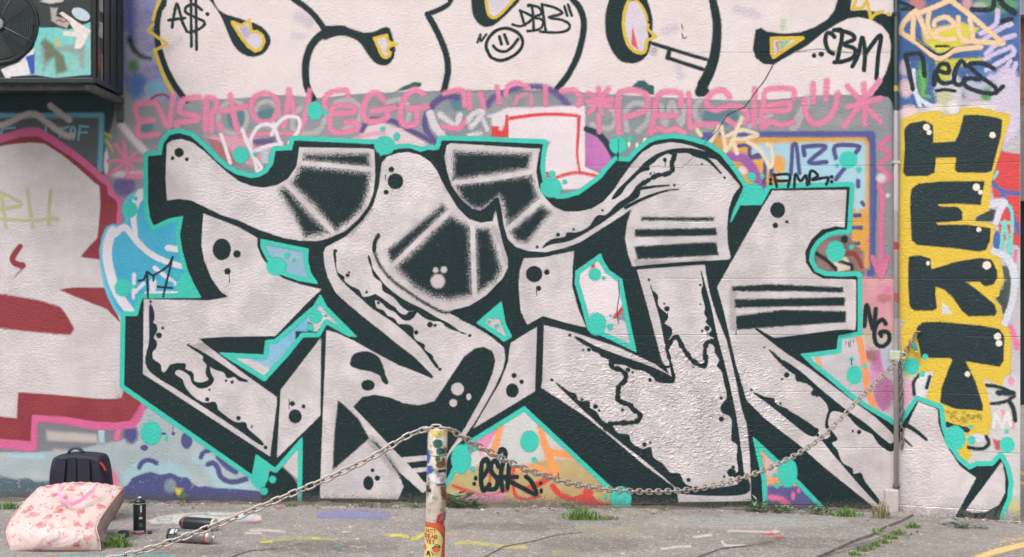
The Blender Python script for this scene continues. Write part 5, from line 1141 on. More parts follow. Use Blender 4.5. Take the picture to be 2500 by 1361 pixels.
LT = {'N': ['0,1 0,0 1,1 1,0'], 'O': ['0,0 1,0 1,1 0,1 0,0'], 'T': ['0,0 1,0', '.5,0 .5,1'], 'D': ['0,0 .8,0 1,.3 1,.7 .8,1 0,1 0,0'], 'E': ['1,0 0,0 0,1 1,1', '0,.5 .8,.5'], 'A': ['0,1 .5,0 1,1', '.2,.6 .8,.6'], 'Y': ['0,0 .5,.5 1,0', '.5,.5 .5,1']}
for word, x, y, w in (('NOT', 612, 655, 240), ('DEAD', 580, 775, 290), ('YET', 612, 900, 200)):
    cw = w / len(word)
    for i, ch in enumerate(word):
        pr = []
        for s in LT[ch]:
            p = np.array([[float(v) for v in q.split(',')] for q in s.split()])
            p = np.stack([x + i * cw + p[:, 0] * cw * 0.62, y + p[:, 1] * 82 + i * 6], 1) / 9.653 + np.array([980, 1220])
            pr.append(line('O', p, 2.1, sm=False))
        pcoat('printed_letter', (176, 70, 52), pr, 0.8, 1.0)
pcoat('rust_fleck', (140, 104, 80), [poly('O', '1030,1050 1110,1050 1110,1268 1030,1268')], 2, 1.6, worn=0.60)
pcoat('grime', (150, 146, 138), [poly('O', '1030,1050 1110,1050 1110,1268 1030,1268')], 2, 1.6, worn=0.57, alpha=0.7)
bm = bmesh.new()
hk = [Vector(((x - CX) / SCP, CAMY + DP + yy, CAMZ - (y - CY) / SCP)) for x, y, yy in ((1084, 1190, -0.012), (1088, 1205, -0.016), (1090, 1218, -0.018), (1094, 1225, -0.02), (1101, 1228, -0.02))]
add_tube(bm, hk, 0.0042, 8); ppart('bent_rod', bm, simple('rusty_rod', lin(126, 78, 60), 0.8, 0.2, 0.25, 60))

# ================================================================== chains
def chain_mat(name, a, b_):
    return simple(name, lin(*a), 0.42, 0.35, 0.2, 45, 0.2, 90, rgb2=lin(*b_))
M_CH = chain_mat('galvanised_chain', (200, 195, 190), (160, 142, 130)); M_CH2 = chain_mat('old_chain', (150, 146, 144), (112, 108, 104))
def link_mesh(name, pitch, d, m):
    bm = bmesh.new(); L, Wd = pitch / 2, d * 1.42
    pts = []
    for i in range(7):
        a = -math.pi / 2 + math.pi * i / 6; pts.append((L - Wd + Wd * math.cos(a) + d * 0.45, Wd * math.sin(a), 0))
    for i in range(7):
        a = math.pi / 2 + math.pi * i / 6; pts.append((-(L - Wd) + Wd * math.cos(a) - d * 0.45, Wd * math.sin(a), 0))
    add_tube(bm, pts, d / 2, 7, True)
    me = bpy.data.meshes.new(name); bmesh.ops.recalc_face_normals(bm, faces=bm.faces[:]); bm.to_mesh(me); bm.free(); me.materials.append(m)
    for p in me.polygons: p.use_smooth = True
    return me
def lay_chain(root, pts, me, pitch, tilt=0.5, seed=1):
    rnd = random.Random(seed)
    p = [Vector(q) for q in pts]
    seg = [0.0]
    for a, b_ in zip(p, p[1:]): seg.append(seg[-1] + (b_ - a).length)
    n = int(seg[-1] / pitch)
    def at(s):
        for i in range(len(seg) - 1):
            if s <= seg[i + 1] or i == len(seg) - 2:
                return p[i].lerp(p[i + 1], min(1, max(0, (s - seg[i]) / max(1e-9, seg[i + 1] - seg[i]))))
    for k in range(n):
        a, b_ = at(k * pitch), at((k + 1) * pitch)
        t = (b_ - a).normalized(); up = Vector((0, -0.35, 1)) if abs(t.z) < 0.95 else Vector((0, -1, 0))
        s_ = t.cross(up).normalized(); u = s_.cross(t)
        ang = (k % 2) * math.pi / 2 + tilt + rnd.uniform(-0.14, 0.14)
        y = s_ * math.cos(ang) + u * math.sin(ang); z = t.cross(y)
        Mx = Matrix(((t.x, y.x, z.x), (t.y, y.y, z.y), (t.z, y.z, z.z))).to_4x4()
        Mx.translation = (a + b_) / 2 - root.location
        o = bpy.data.objects.new('link', me); S.collection.objects.link(o); o.parent = root; o.matrix_local = Mx
def px3(pp, d0, d1):
    """photo points along a line whose depth runs evenly (in 1/depth) from d0 to d1"""
    pp = smooth(np.array(pp, float), False, 8); x0, x1 = pp[0, 0], pp[-1, 0]; out = []
    for x, y in pp:
        u = (x - x0) / (x1 - x0); d = 1 / ((1 - u) / d0 + u / d1)
        out.append(((x - CX) / FOC * d, CAMY + d, CAMZ + (CY - y) / FOC * d))
    return out
PIT = 0.036; ME_L = link_mesh('chain_link', PIT, 0.0084, M_CH)
pr_ = px3([(1094, 1046), (1130, 1068), (1180, 1096), (1240, 1127), (1300, 1152), (1400, 1182), (1500, 1197), (1600, 1201), (1700, 1194), (1800, 1171), (1900, 1133), (2000, 1073), (2100, 972), (2192, 880)], DP, 7.86)
ch = empty('chain', pr_[0]); tag(ch, 'galvanised steel chain sagging from the post to the corner padlock', 'chain', 'chains hung on the post')
lay_chain(ch, pr_, ME_L, PIT, 0.45, 2)
pl_ = px3([(1044, 1047), (1000, 1062), (950, 1092), (900, 1121), (788, 1174), (676, 1221), (592, 1257), (508, 1290), (424, 1321), (340, 1348), (284, 1362), (150, 1392), (0, 1420), (-160, 1440)], DP - 0.01, 4.75)
ch2 = empty('chain', pl_[0]); tag(ch2, 'galvanised steel chain running from the post down to the left', 'chain', 'chains hung on the post')
lay_chain(ch2, pl_, ME_L, PIT, 0.45, 3)
# links lying over the post's top
tp = empty('chain', (post_axis(PT), CAMY + DP, PT)); tag(tp, 'short run of chain links lying over the top of the post', 'chain')
zt = PT + 0.005
lay_chain(tp, [(post_axis(PT) - PR - 0.012, CAMY + DP - 0.012, zt - 0.006), (post_axis(PT) - 0.02, CAMY + DP - 0.02, zt + 0.001), (post_axis(PT) + 0.02, CAMY + DP - 0.02, zt + 0.001), (post_axis(PT) + PR + 0.014, CAMY + DP - 0.012, zt - 0.006)], ME_L, PIT * 0.9, 0.7, 4)
# the far end hangs down the corner wall
ME_S = link_mesh('old_link', 0.031, 0.0085, M_CH2)
def cpt(px, py, off): return tuple(on1('corner', px, py, off))
hang = [cpt(2197, 884, 0.03), cpt(2199, 930, 0.022), cpt(2202, 1000, 0.018), cpt(2201, 1060, 0.016), cpt(2202, 1100, 0.016)]
ch3 = empty('chain', hang[0]); tag(ch3, 'dull loose chain end hanging straight down in the corner', 'chain'); lay_chain(ch3, hang, ME_S, 0.031, 0.9, 5)
ME_T = link_mesh('small_link', 0.027, 0.007, M_CH2)
up_ = [cpt(2207, 868, 0.03), cpt(2216, 848, 0.022), cpt(2228, 830, 0.018), cpt(2240, 810, 0.014)]
ch4 = empty('chain', up_[0]); tag(ch4, 'short thin chain slanting up from the padlock to a wall staple', 'chain'); lay_chain(ch4, up_, ME_T, 0.027, 0.4, 6)
stp = empty('wall_staple', cpt(2240, 810, 0.0)); tag(stp, 'small yellow painted staple in the corner wall above the padlock', 'staple')
bm = bmesh.new(); add_tube(bm, [(-0.012, 0, 0), (-0.012, -0.018, 0), (-0.006, -0.024, 0), (0.006, -0.024, 0), (0.012, -0.018, 0), (0.012, 0.003, 0)], 0.004, 8); mesh_obj('staple_wire', bm, simple('yellowed_iron', lin(196, 176, 70), 0.5), stp)
def padlock(loc, rot, w, h, d, body, shk, sr, label, band=None):
    r = empty('padlock', loc); r.rotation_euler = rot; tag(r, label, 'padlock')
    bm = bmesh.new(); add_box(bm, -w/2, w/2, -d/2, d/2, -h, 0, 0.004); mesh_obj('lock_body', bm, body, r)
    bm = bmesh.new(); q = w * 0.32
    add_tube(bm, [(-q, 0, -0.004), (-q, 0, sr)] + [(-q * math.cos(a * math.pi / 6), 0, sr + q * math.sin(a * math.pi / 6)) for a in range(1, 6)] + [(q, 0, sr), (q, 0, -0.004)], w * 0.085, 8); mesh_obj('shackle', bm, shk, r)
    if band:
        bm = bmesh.new(); add_box(bm, -w/2 - 0.0008, w/2 + 0.0008, -d/2 - 0.0008, d/2 + 0.0008, -h - 0.0008, -h * 0.78, 0.003); mesh_obj('base_band', bm, band, r)
    return r
M_STL = simple('bright_steel', lin(206, 202, 196), 0.3, 0.6, 0.08, 30)
padlock(cpt(2198, 868, 0.05), (0, R(90), R(-14)), 0.056, 0.064, 0.03, simple('pale_lock', lin(212, 206, 196), 0.5, 0.1, 0.1, 40, rgb2=lin(150, 190, 140)), M_STL, 0.020, 'large pale padlock with green smears in the corner of the walls')
padlock(cpt(2229, 838, 0.035), (0, R(-24), R(-14)), 0.024, 0.066, 0.02, simple('green_lock', lin(72, 150, 96), 0.4, 0, 0.1, 80, rgb2=lin(76, 140, 190)), M_STL, 0.012, 'slim green padlock hanging on the short chain', simple('brass', lin(214, 186, 70), 0.4, 0.3))
# ================================================================== bags
def gpt(px, py, off=0.0): return on1('ground', px, py, off)
def at_d(px, py, d): return Vector(((px - CX) / FOC * d, CAMY + d, CAMZ + (CY - py) / FOC * d))
def floral():
    m, n, l, b = new_mat('floral_oilcloth')
    tc = n.new('ShaderNodeTexCoord'); M = lambda op, a, c=None, d=None, cl=False: math_n(n, l, op, a, c, d, cl)
    nd = N(n, 'ShaderNodeTexNoise', i_Scale=22.0, i_Detail=3.0); l.new(tc.outputs['Object'], nd.inputs['Vector'])
    vm = n.new('ShaderNodeVectorMath'); vm.operation = 'MULTIPLY_ADD'; vm.inputs[1].default_value = (0.05, 0.05, 0.05); l.new(nd.outputs['Color'], vm.inputs[0]); l.new(tc.outputs['Object'], vm.inputs[2])
    def vor(s):
        v = N(n, 'ShaderNodeTexVoronoi', i_Scale=s); l.new(vm.outputs[0], v.inputs['Vector']); c = n.new('ShaderNodeSeparateColor'); l.new(v.outputs['Color'], c.inputs[0]); return v.outputs['Distance'], c
    d1, c1 = vor(17.0); d2, c2 = vor(44.0)
    fl = N(n, 'ShaderNodeTexNoise', i_Scale=60.0, i_Detail=4.0); l.new(tc.outputs['Object'], fl.inputs['Vector'])
    rose = M('MULTIPLY', M('SUBTRACT', M('ADD', 0.44, M('MULTIPLY', M('SUBTRACT', fl.outputs['Fac'], 0.5), 1.1)), d1), 7.0, None, True)
    rose = M('MULTIPLY', rose, M('GREATER_THAN', c1.outputs[0], 0.28))
    halo = M('MULTIPLY', M('SUBTRACT', 0.62, d1), 5.0, None, True)
    leaf = M('MULTIPLY', M('MULTIPLY', M('SUBTRACT', 0.42, d2), 6.0, None, True), M('MULTIPLY', halo, M('MULTIPLY', M('GREATER_THAN', c2.outputs[0], 0.35), M('GREATER_THAN', c1.outputs[0], 0.38))))
    bud = M('MULTIPLY', M('MULTIPLY', M('SUBTRACT', 0.36, d2), 8.0, None, True), M('GREATER_THAN', c2.outputs[1], 0.62))
    def mix(f, a, c):
        k = N(n, 'ShaderNodeMix', data_type='RGBA'); l.new(f, k.inputs[0])
        for i, v in ((6, a), (7, c)):
            if isinstance(v, tuple): k.inputs[i].default_value = (*lin(*v), 1)
            else: l.new(v, k.inputs[i])
        return k.outputs[2]
    rc = mix(M('MULTIPLY', M('SUBTRACT', fl.outputs['Fac'], 0.35), 3.2, None, True), (172, 58, 70), (212, 146, 150))
    col = mix(M('MULTIPLY', leaf, 0.9), (212, 190, 185), (128, 132, 98)); col = mix(M('MULTIPLY', bud, 0.8), col, (216, 106, 120)); col = mix(M('MULTIPLY', rose, 0.9), col, rc)
    l.new(col, b.inputs['Base Color']); b.inputs['Roughness'].default_value = 0.42
    bn = N(n, 'ShaderNodeTexNoise', i_Scale=7.0, i_Detail=3.0, i_Distortion=0.9); l.new(tc.outputs['Object'], bn.inputs['Vector'])
    bp = N(n, 'ShaderNodeBump', i_Strength=1.0, i_Distance=0.03); l.new(bn.outputs['Fac'], bp.inputs['Height']); l.new(bp.outputs[0], b.inputs['Normal'])
    return m
M_FL = floral()
bag = empty('shopping_bag', gpt(135, 1340)); tag(bag, 'pink floral shopping bag slumped on the ground in front of the backpack', 'bag')
from mathutils import noise as mnoise
def bag_surface(edges, nu, nv, bulge, amp, seed):
    """Coons-like sheet between a left and a right 3d polyline"""
    Lp, Rp = edges
    def ev(p, v):
        p = [Vector(q) for q in p]; k = v * (len(p) - 1); i = min(int(k), len(p) - 2); return p[i].lerp(p[i+1], k - i)
    rows = []
    for j in range(nv + 1):
        v = j / nv; a, b_ = ev(Lp, v), ev(Rp, v); row = []
        for i in range(nu + 1):
            u = i / nu; p = a.lerp(b_, u)
            w = math.sin(math.pi * u) ** 0.6 * math.sin(math.pi * min(1, max(0, v))) ** 0.6 if 0 < u < 1 and 0 < v < 1 else 0
            cr = mnoise.noise(p * 7 + Vector((seed, 0, 0))) - 1.6 * abs(mnoise.noise(Vector((p.x * 9 - p.z * 12, p.z * 5 + p.x * 3, seed)))) - 0.3 * abs(mnoise.noise(Vector((p.x * 24 + p.z * 16, p.z * 9, seed + 4))))
            row.append(p + bulge * w + Vector((0.2, -1, 0.25)).normalized() * (amp * cr * (0.25 + 0.75 * w)))
        rows.append(row)
    return rows
def sheet(name, rows, m, parent):
    bm = bmesh.new(); g_ = [[bm.verts.new(p - parent.location) for p in r] for r in rows]
    for a, b_ in zip(g_, g_[1:]):
        for i in range(len(a) - 1): bm.faces.new((a[i], a[i+1], b_[i+1], b_[i])).smooth = True
    bmesh.ops.recalc_face_normals(bm, faces=bm.faces[:])
    o = mesh_obj(name, bm, m, parent, True)
    sd = o.modifiers.new('thick', 'SOLIDIFY'); sd.thickness = 0.003; sd.offset = 0
    return o
A0 = gpt(30, 1346); B0 = gpt(246, 1346)
sm3 = lambda q: [Vector(v) for v in smooth(np.array([tuple(a) for a in q]), False, 5)]
fl_ = sm3([A0, at_d(22, 1325, 6.55), at_d(17, 1290, 6.60), at_d(48, 1240, 6.72), at_d(92, 1193, 6.85)])
fr_ = sm3([B0, at_d(243, 1318, 6.56), at_d(237, 1284, 6.60), at_d(264, 1238, 6.72), at_d(300, 1192, 6.86)])
rows = bag_surface((fl_, fr_), 34, 30, Vector((0.0, -0.06, 0.015)), 0.017, 3.1)
for i in range(35):                       # crowned, slightly ragged top edge
    u = i / 34; rows[-1][i] += Vector((0, 0, 0.030 * math.sin(math.pi * u) ** 0.8 + 0.002 * math.sin(i * 1.9))); rows[-2][i] += Vector((0, 0, 0.018 * math.sin(math.pi * u)))
sheet('front_panel', rows, M_FL, bag)
BB = gpt(262, 1308); 
sr_ = sm3([BB, at_d(262, 1288, 6.95), at_d(281, 1258, 6.98), at_d(299, 1226, 6.98), at_d(302, 1195, 6.90)])
sheet('side_panel', bag_surface((fr_, sr_), 12, 24, Vector((-0.03, 0.02, 0)), 0.012, 9.2), M_FL, bag)
BA = Vector((A0.x + 0.02, BB.y, gz(A0.x))); sl_ = [BA, BA + Vector((0, 0.0, 0.05)), BA + Vector((0.0, 0.0, 0.13)), BA + Vector((0.02, 0.0, 0.22)), at_d(93, 1194, 6.89)]
sheet('back_panel', bag_surface((sl_, sr_), 16, 16, Vector((0, 0.03, 0)), 0.01, 5.0), M_FL, bag)
sheet('side_panel', bag_surface((fl_, sl_), 10, 16, Vector((-0.02, 0, 0)), 0.01, 6.0), M_FL, bag)
M_SM = simple('pale_binding', lin(226, 204, 198), 0.6, 0, 0.15, 50, rgb2=lin(196, 120, 124))
for q in (fl_, fr_, rows[-1], sr_):
    bm = bmesh.new(); add_tube(bm, [Vector(v) + Vector((0, -0.001, 0)) - bag.location for v in q], 0.0032, 6); mesh_obj('seam', bm, M_SM, bag)
M_HD = simple('pink_webbing', lin(242, 160, 196), 0.6, 0, 0.05, 40, 0.3, 200)
hp = smooth(P('E1', '440,842 428,890 442,935 480,965 535,972 590,945 640,905 672,880 690,842'), False, 4)
bm = bmesh.new(); prev = None; L = len(hp)
for i, (x, y) in enumerate(hp):
    d = 6.83 - 0.0022 * (y - 1180) - 0.085
    t = hp[min(i + 1, L - 1)] - hp[max(i - 1, 0)]; t = t / np.linalg.norm(t); nrm = np.array([-t[1], t[0]]) * 4.3
    r4 = [bm.verts.new(at_d(x + nrm[0], y + nrm[1], d) - bag.location), bm.verts.new(at_d(x - nrm[0], y - nrm[1], d) - bag.location), bm.verts.new(at_d(x - nrm[0], y - nrm[1], d + 0.004) - bag.location), bm.verts.new(at_d(x + nrm[0], y + nrm[1], d + 0.004) - bag.location)]
    if prev:
        for q in range(4): bm.faces.new((prev[q], prev[(q+1) % 4], r4[(q+1) % 4], r4[q]))
    else: bm.faces.new(r4)
    prev = r4
bm.faces.new(prev[::-1]); mesh_obj('handle', bm, M_HD, bag)

BD = 7.38
bx = gpt(201, 1300); bp_o = empty('backpack', Vector(((201 - CX) / FOC * BD, CAMY + BD, gz(-2.42)))); tag(bp_o, 'dark navy backpack with red piping standing behind the floral bag', 'backpack')
M_BP = simple('navy_nylon', lin(40, 40, 60), 0.7, 0, 0.15, 14, 0.4, 120); M_BP2 = simple('dark_nylon', lin(36, 40, 56), 0.75, 0, 0.15, 14, 0.4, 200)
outl = smooth(P('O', '134,1305 129,1240 128,1180 134,1125 148,1110 190,1104 238,1107 258,1117 267,1160 273,1220 274,1305'), False, 5)
bm = bmesh.new(); rings = []
prof = [(-0.088, 0.86), (-0.080, 0.94), (-0.055, 0.99), (0.0, 1.0), (0.06, 0.98), (0.085, 0.9)]
for dy, sc in prof:
    ring = []
    for x, y in outl:
        p = at_d(x, y, BD) - bp_o.location; p = Vector((p.x * sc, 0, 0.2 + (p.z - 0.2) * (sc if p.z > 0.2 else 1.0)))
        ring.append(bm.verts.new((p.x, dy + 0.008 * mnoise.noise(Vector((x * .03, y * .03, dy * 20))), max(p.z, 0.0))))
    rings.append(ring)
for a, b_ in zip(rings, rings[1:]):
    for i in range(len(a)): bm.faces.new((a[i], a[(i+1) % len(a)], b_[(i+1) % len(a)], b_[i])).smooth = True
bm.faces.new(rings[0]); bm.faces.new(rings[-1][::-1])
mesh_obj('pack_body', bm, M_BP, bp_o)
def bpp(name, pts, y, w, m, th=0.006):
    bm = bmesh.new(); pts = smooth(P('O', pts), False, 5); prev = None
    for i, (px, py) in enumerate(pts):
        t = pts[min(i+1, len(pts)-1)] - pts[max(i-1, 0)]; t = t / np.linalg.norm(t); nr = np.array([-t[1], t[0]]) * w / 2
        f_ = lambda s, yy: bm.verts.new(Vector((at_d(px + s*nr[0], py + s*nr[1], BD).x - bp_o.location.x, yy, at_d(px + s*nr[0], py + s*nr[1], BD).z - bp_o.location.z)))
        r4 = [f_(1, y), f_(-1, y), f_(-1, y + th), f_(1, y + th)]
        if prev:
            for q in range(4): bm.faces.new((prev[q], prev[(q+1) % 4], r4[(q+1) % 4], r4[q]))
        else: bm.faces.new(r4)
        prev = r4
    bm.faces.new(prev[::-1]); return mesh_obj(name, bm, m, bp_o)
bpp('strap', '164,1114 160,1160 158,1220 158,1300', -0.103, 24, M_BP); bpp('strap', '218,1114 220,1160 217,1220 214,1300', -0.103, 27, M_BP)
bpp('centre_panel', '189,1112 189,1160 189,1300', -0.094, 20, M_BP2); bpp('piping', '256,1124 264,1134 269,1144', -0.092, 3.2, simple('red_piping', lin(196, 54, 48), 0.5), 0.02)
bm = bmesh.new(); hpts = [Vector(((x - 201) / FOC * BD, yy, CAMZ + (CY - y) / FOC * BD - bp_o.location.z)) for x, y, yy in ((170, 1108, -0.03), (176, 1098, -0.035), (184, 1092, -0.04), (195, 1092, -0.04), (204, 1098, -0.035), (210, 1107, -0.03))]
add_tube(bm, hpts, 0.009, 8); mesh_obj('top_handle', bm, simple('teal_webbing', lin(66, 88, 100), 0.7), bp_o)

# ================================================================== spray cans and caps
M_CAN = simple('black_can', lin(38, 52, 56), 0.3, 0.1, 0.06, 30); M_AL = simple('bare_aluminium', lin(196, 194, 192), 0.25, 0.7, 0.08, 30); M_GC = simple('grey_can', lin(92, 98, 100), 0.3, 0.3, 0.2, 18, rgb2=lin(132, 132, 132))
M_LBL = simple('white_print', lin(214, 210, 210), 0.5); M_PK = simple('pink_ring', lin(206, 92, 130), 0.4); M_RR = simple('red_ring', lin(206, 84, 74), 0.4); M_PL = simple('pale_plastic', lin(220, 212, 206), 0.4)
def can(loc, rot, h, r, body, label, base_m, dome=M_AL, ring=M_RR, print_=(), nozzle=True, upright=False):
    o = empty('spray_can', loc); o.rotation_euler = rot; tag(o, label, 'spray can', 'spray cans on the yard')
    c = lambda nm, prof, m, caps=True: (lambda b_: (add_lathe(b_, prof, 32, None, caps), mesh_obj(nm, b_, m, o)))(bmesh.new())
    c('base_ring', [(r * 0.86, 0.0), (r * 1.0, 0.002), (r * 1.02, 0.006), (r * 0.995, 0.012)], base_m)
    c('body', [(r * 0.985, 0.0115), (r, 0.016), (r, h * 0.80), (r * 0.985, h * 0.81)], body)
    c('shoulder_ring', [(r * 1.0, h * 0.81), (r * 1.015, h * 0.82), (r * 0.97, h * 0.835)], ring)
    c('dome', [(r * 0.97, h * 0.834), (r * 0.88, h * 0.885), (r * 0.66, h * 0.93), (r * 0.45, h * 0.945), (r * 0.43, h * 0.96)], dome)
    if nozzle: c('nozzle', [(r * 0.3, h * 0.955), (r * 0.3, h * 0.985), (r * 0.2, h)], M_PL)
    for a0, a1, z0, z1, m in print_:
        bm = bmesh.new(); k = 8; vs = [[bm.verts.new(((r + 0.0006) * math.cos(a0 + (a1 - a0) * i / k), (r + 0.0006) * math.sin(a0 + (a1 - a0) * i / k), z)) for i in range(k + 1)] for z in (z0, z1)]
        for i in range(k): bm.faces.new((vs[0][i], vs[0][i+1], vs[1][i+1], vs[1][i]))
        mesh_obj('label_print', bm, m, o)
    return o
FR = -math.pi / 2
p = gpt(341, 1303); M_PKP = simple('pink_print', lin(206, 70, 110), 0.5)
can(p, (0, 0, 0), 0.197, 0.0335, M_CAN, 'black spray can standing upright beside the floral bag', M_PK, dome=M_CAN, ring=simple('grey_line', lin(150, 152, 152), 0.4),
    print_=[(FR + 0.35, FR + 0.62, 0.118, 0.155, M_LBL), (FR + 0.3, FR + 0.55, 0.106, 0.112, M_PKP), (FR + 0.2, FR + 0.7, 0.082, 0.094, M_LBL), (FR + 0.2, FR + 0.7, 0.04, 0.062, simple('grey_print', lin(86, 94, 96), 0.5)), (FR - 1.0, FR + 1.0, 0.013, 0.0205, M_LBL)])
a = gpt(418, 1322); b_ = gpt(522, 1330); yaw = math.atan2(b_.y - a.y, b_.x - a.x)
can(Vector((a.x - 0.01, a.y, a.z + 0.034)), (R(90), 0, yaw + R(90)), 0.265, 0.034, M_GC, 'silver grey spray can lying in front of another, dome to the right', M_CAN,
    print_=[(1.8, 2.75, 0.02, 0.042, M_LBL), (1.8, 2.5, 0.048, 0.058, M_LBL), (1.4, 3.0, 0.012, 0.064, M_CAN)])
a = gpt(432, 1290); b_ = gpt(520, 1297); yaw = math.atan2(b_.y - a.y, b_.x - a.x)
o = can(Vector((b_.x + 0.012, b_.y, b_.z + 0.034)), (R(90), 0, yaw - R(90)), 0.225, 0.034, M_CAN, 'dark spray can lying behind the grey one, base to the right', M_PL, dome=M_CAN, nozzle=False,
    print_=[(3.6, 4.3, 0.03, 0.044, M_LBL), (3.6, 4.4, 0.055, 0.12, simple('grey_print', lin(86, 94, 96), 0.5))])
def cap(px, py, r, h, m, label, rot=(0, 0, 0)):
    p = gpt(px, py); bm = bmesh.new(); add_lathe(bm, [(r, 0), (r * 1.02, h * 0.2), (r * 0.92, h), (r * 0.8, h), (r * 0.85, h * 0.4)], 20)
    o = mesh_obj('can_cap', bm, m); o.location = p + Vector((0, 0, 0.002)); o.rotation_euler = rot; tag(o, label, 'cap')
cap(366, 1304, 0.010, 0.014, simple('black_plastic', lin(40, 44, 48), 0.4), 'tiny black nozzle cap at the foot of the upright can')
cap(301, 1312, 0.028, 0.03, simple('slate_plastic', lin(62, 76, 92), 0.4), 'slate blue can cap lying in the grass by the floral bag')

# ================================================================== paint and marks on the ground
def gmark(rgb, prims, f=4, alpha=0.9, worn=0.45, plane='ground', name='paint_mark', res=4, **k):
    coat(pavement if plane == 'ground' else road, name, paint(rgb, 0.8, alpha=alpha, speck=1.2, worn=worn, onwall=False), prims, plane, f=f, res=res, **k)
gmark((214, 206, 202), [poly('G2', '380,450 560,390 900,340 1300,320 1900,330 2100,370 2130,450 1900,470 1500,440 1100,460 700,490 450,490')], 3, 0.85, 0.38)
gmark((110, 160, 148), [line('G2', '520,430 620,405 740,405 720,440 580,455 520,430', 2), line('G2', '930,375 1100,350 1300,345', 2), line('G2', '1250,360 1500,375 1700,360', 2)], 1.5, 0.8, 0.40, res=2)
gmark((150, 190, 214), [poly('G2', '1740,450 1850,420 2030,425 1960,460')], 3); gmark((196, 120, 116), [poly('G2', '1950,460 2120,455 2100,475 1800,485')], 3)
gmark((146, 146, 192), [poly('G7', '860,375 1100,335 1500,340 1780,380 1700,430 1200,420 880,420')], 5, 0.7, 0.40)
gmark((206, 200, 122), [line('G7', '180,725 300,705 600,675 900,675 1050,690', 5)], 3, 0.5, 0.46); gmark((220, 212, 110), [line('G7', '190,725 310,712', 5), line('G7', '800,672 900,676', 4)], 2, 0.9, 0.40, res=2.5)
gmark((224, 216, 96), [line('G7', '1740,640 1850,635 1980,660', 6), line('G7', '2040,680 2110,660 2160,625', 8)], 2.5, 0.8, 0.43, res=2.5)
gmark((214, 206, 130), [line('E7', '800,1240 900,1225 1050,1240 1200,1258 1450,1268', 7)], 3, 0.6, 0.45); gmark((214, 180, 150), [line('E7', '710,1150 820,1155', 5)], 3, 0.6, 0.42)
gmark((222, 212, 206), [line('G7', '60,580 250,575 480,595', 4), line('G7', '0,610 180,615', 4)], 2.5, 0.85, 0.40, res=2.5); gmark((222, 212, 206), [line('G7', '1290,770 1380,785 1460,765', 3)], 2, 0.8, 0.42, res=2)
gmark((140, 186, 174), [circ('G7', 575, 460, 70, 14)], 3, 0.7); gmark((196, 106, 104), [circ('G7', 800, 505, 45, 7), circ('G7', 420, 300, 50, 12)], 3, 0.7)
gmark((204, 194, 192), [poly('O', '1565,1285 1600,1262 1800,1262 1950,1268 2070,1272 2060,1282 1900,1288 1750,1290 1640,1284')], 6, 0.4, 0.48)
gmark((188, 204, 200), [poly('O', '1680,1266 1900,1266 2060,1274 2040,1282 1850,1278 1700,1276')], 5, 0.4, 0.49)
gmark((210, 92, 92), [circ('G4', 625, 620, 85, 13), circ('G4', 748, 662, 66, 14)], 2, 0.9, 0.36, res=2); gmark((222, 208, 206), [circ('G4', 710, 590, 55, 20), line('G4', '140,580 400,590 640,595', 4)], 2.5, 0.8, 0.4, res=2.5)
gmark((222, 212, 210), [line('G3', '1580,805 1780,775 1930,770', 4), line('G3', '1970,660 2180,632', 5), line('G3', '2310,712 2370,760 2500,762', 4), line('G4', '70,715 110,760 330,758', 4)], 2, 0.85, 0.40, res=2.5)
gmark((120, 190, 190), [line('O', '250,1361 330,1352 420,1358', 6), line('O', '150,1360 300,1364', 6)], 3, 0.7, 0.44); gmark((190, 180, 150), [line('G3', '560,540 850,590 1100,575 1280,545', 10)], 6, 0.4, 0.46)
gmark((196, 190, 140), [line('G3', '300,820 500,810', 20)], 6, 0.4, 0.48); gmark((96, 108, 108), [circ('G8', 540, 900, 100, 34)], 6, 0.7, 0.42)
gmark((128, 176, 178), [circ('G7', 1130, 768, 70, 14), circ('G7', 10, 742, 18, 10)], 3, 0.6)
random.seed(11)
for k in range(46):                       # small flecks of spilt paint
    x, y = random.uniform(20, 2050), random.uniform(1262, 1358); c_ = random.choice([(226, 216, 210), (226, 216, 210), (214, 206, 200), (198, 120, 116), (120, 186, 180), (208, 170, 130)])
    gmark(c_, [circ('O', x, y, random.uniform(2, 7), random.uniform(1, 2))], 1, 0.9, 0.0, res=1.5, name='paint_fleck', same=True)
gmark((222, 192, 132), [poly('G8', '1810,1070 2150,950 2500,868 2800,800 2800,890 2500,935 2200,1010 1960,1080')], 2, 0.95, 0.34, 'road', 'yellow_line')
gmark((216, 190, 136), [poly('G8', '2200,850 2500,808 2800,770 2800,795 2500,838 2260,870')], 3, 0.7, 0.46, 'road', 'yellow_line')
gmark((206, 176, 120), [poly('O', '2440,1140 2560,1166 2560,1174 2440,1148')], 1.5, 0.95, 0.30, 'road', 'yellow_line', res=2.5); gmark((206, 176, 120), [poly('O', '2440,1162 2560,1190 2560,1200 2440,1172')], 1.5, 0.95, 0.30, 'road', 'yellow_line', res=2.5)

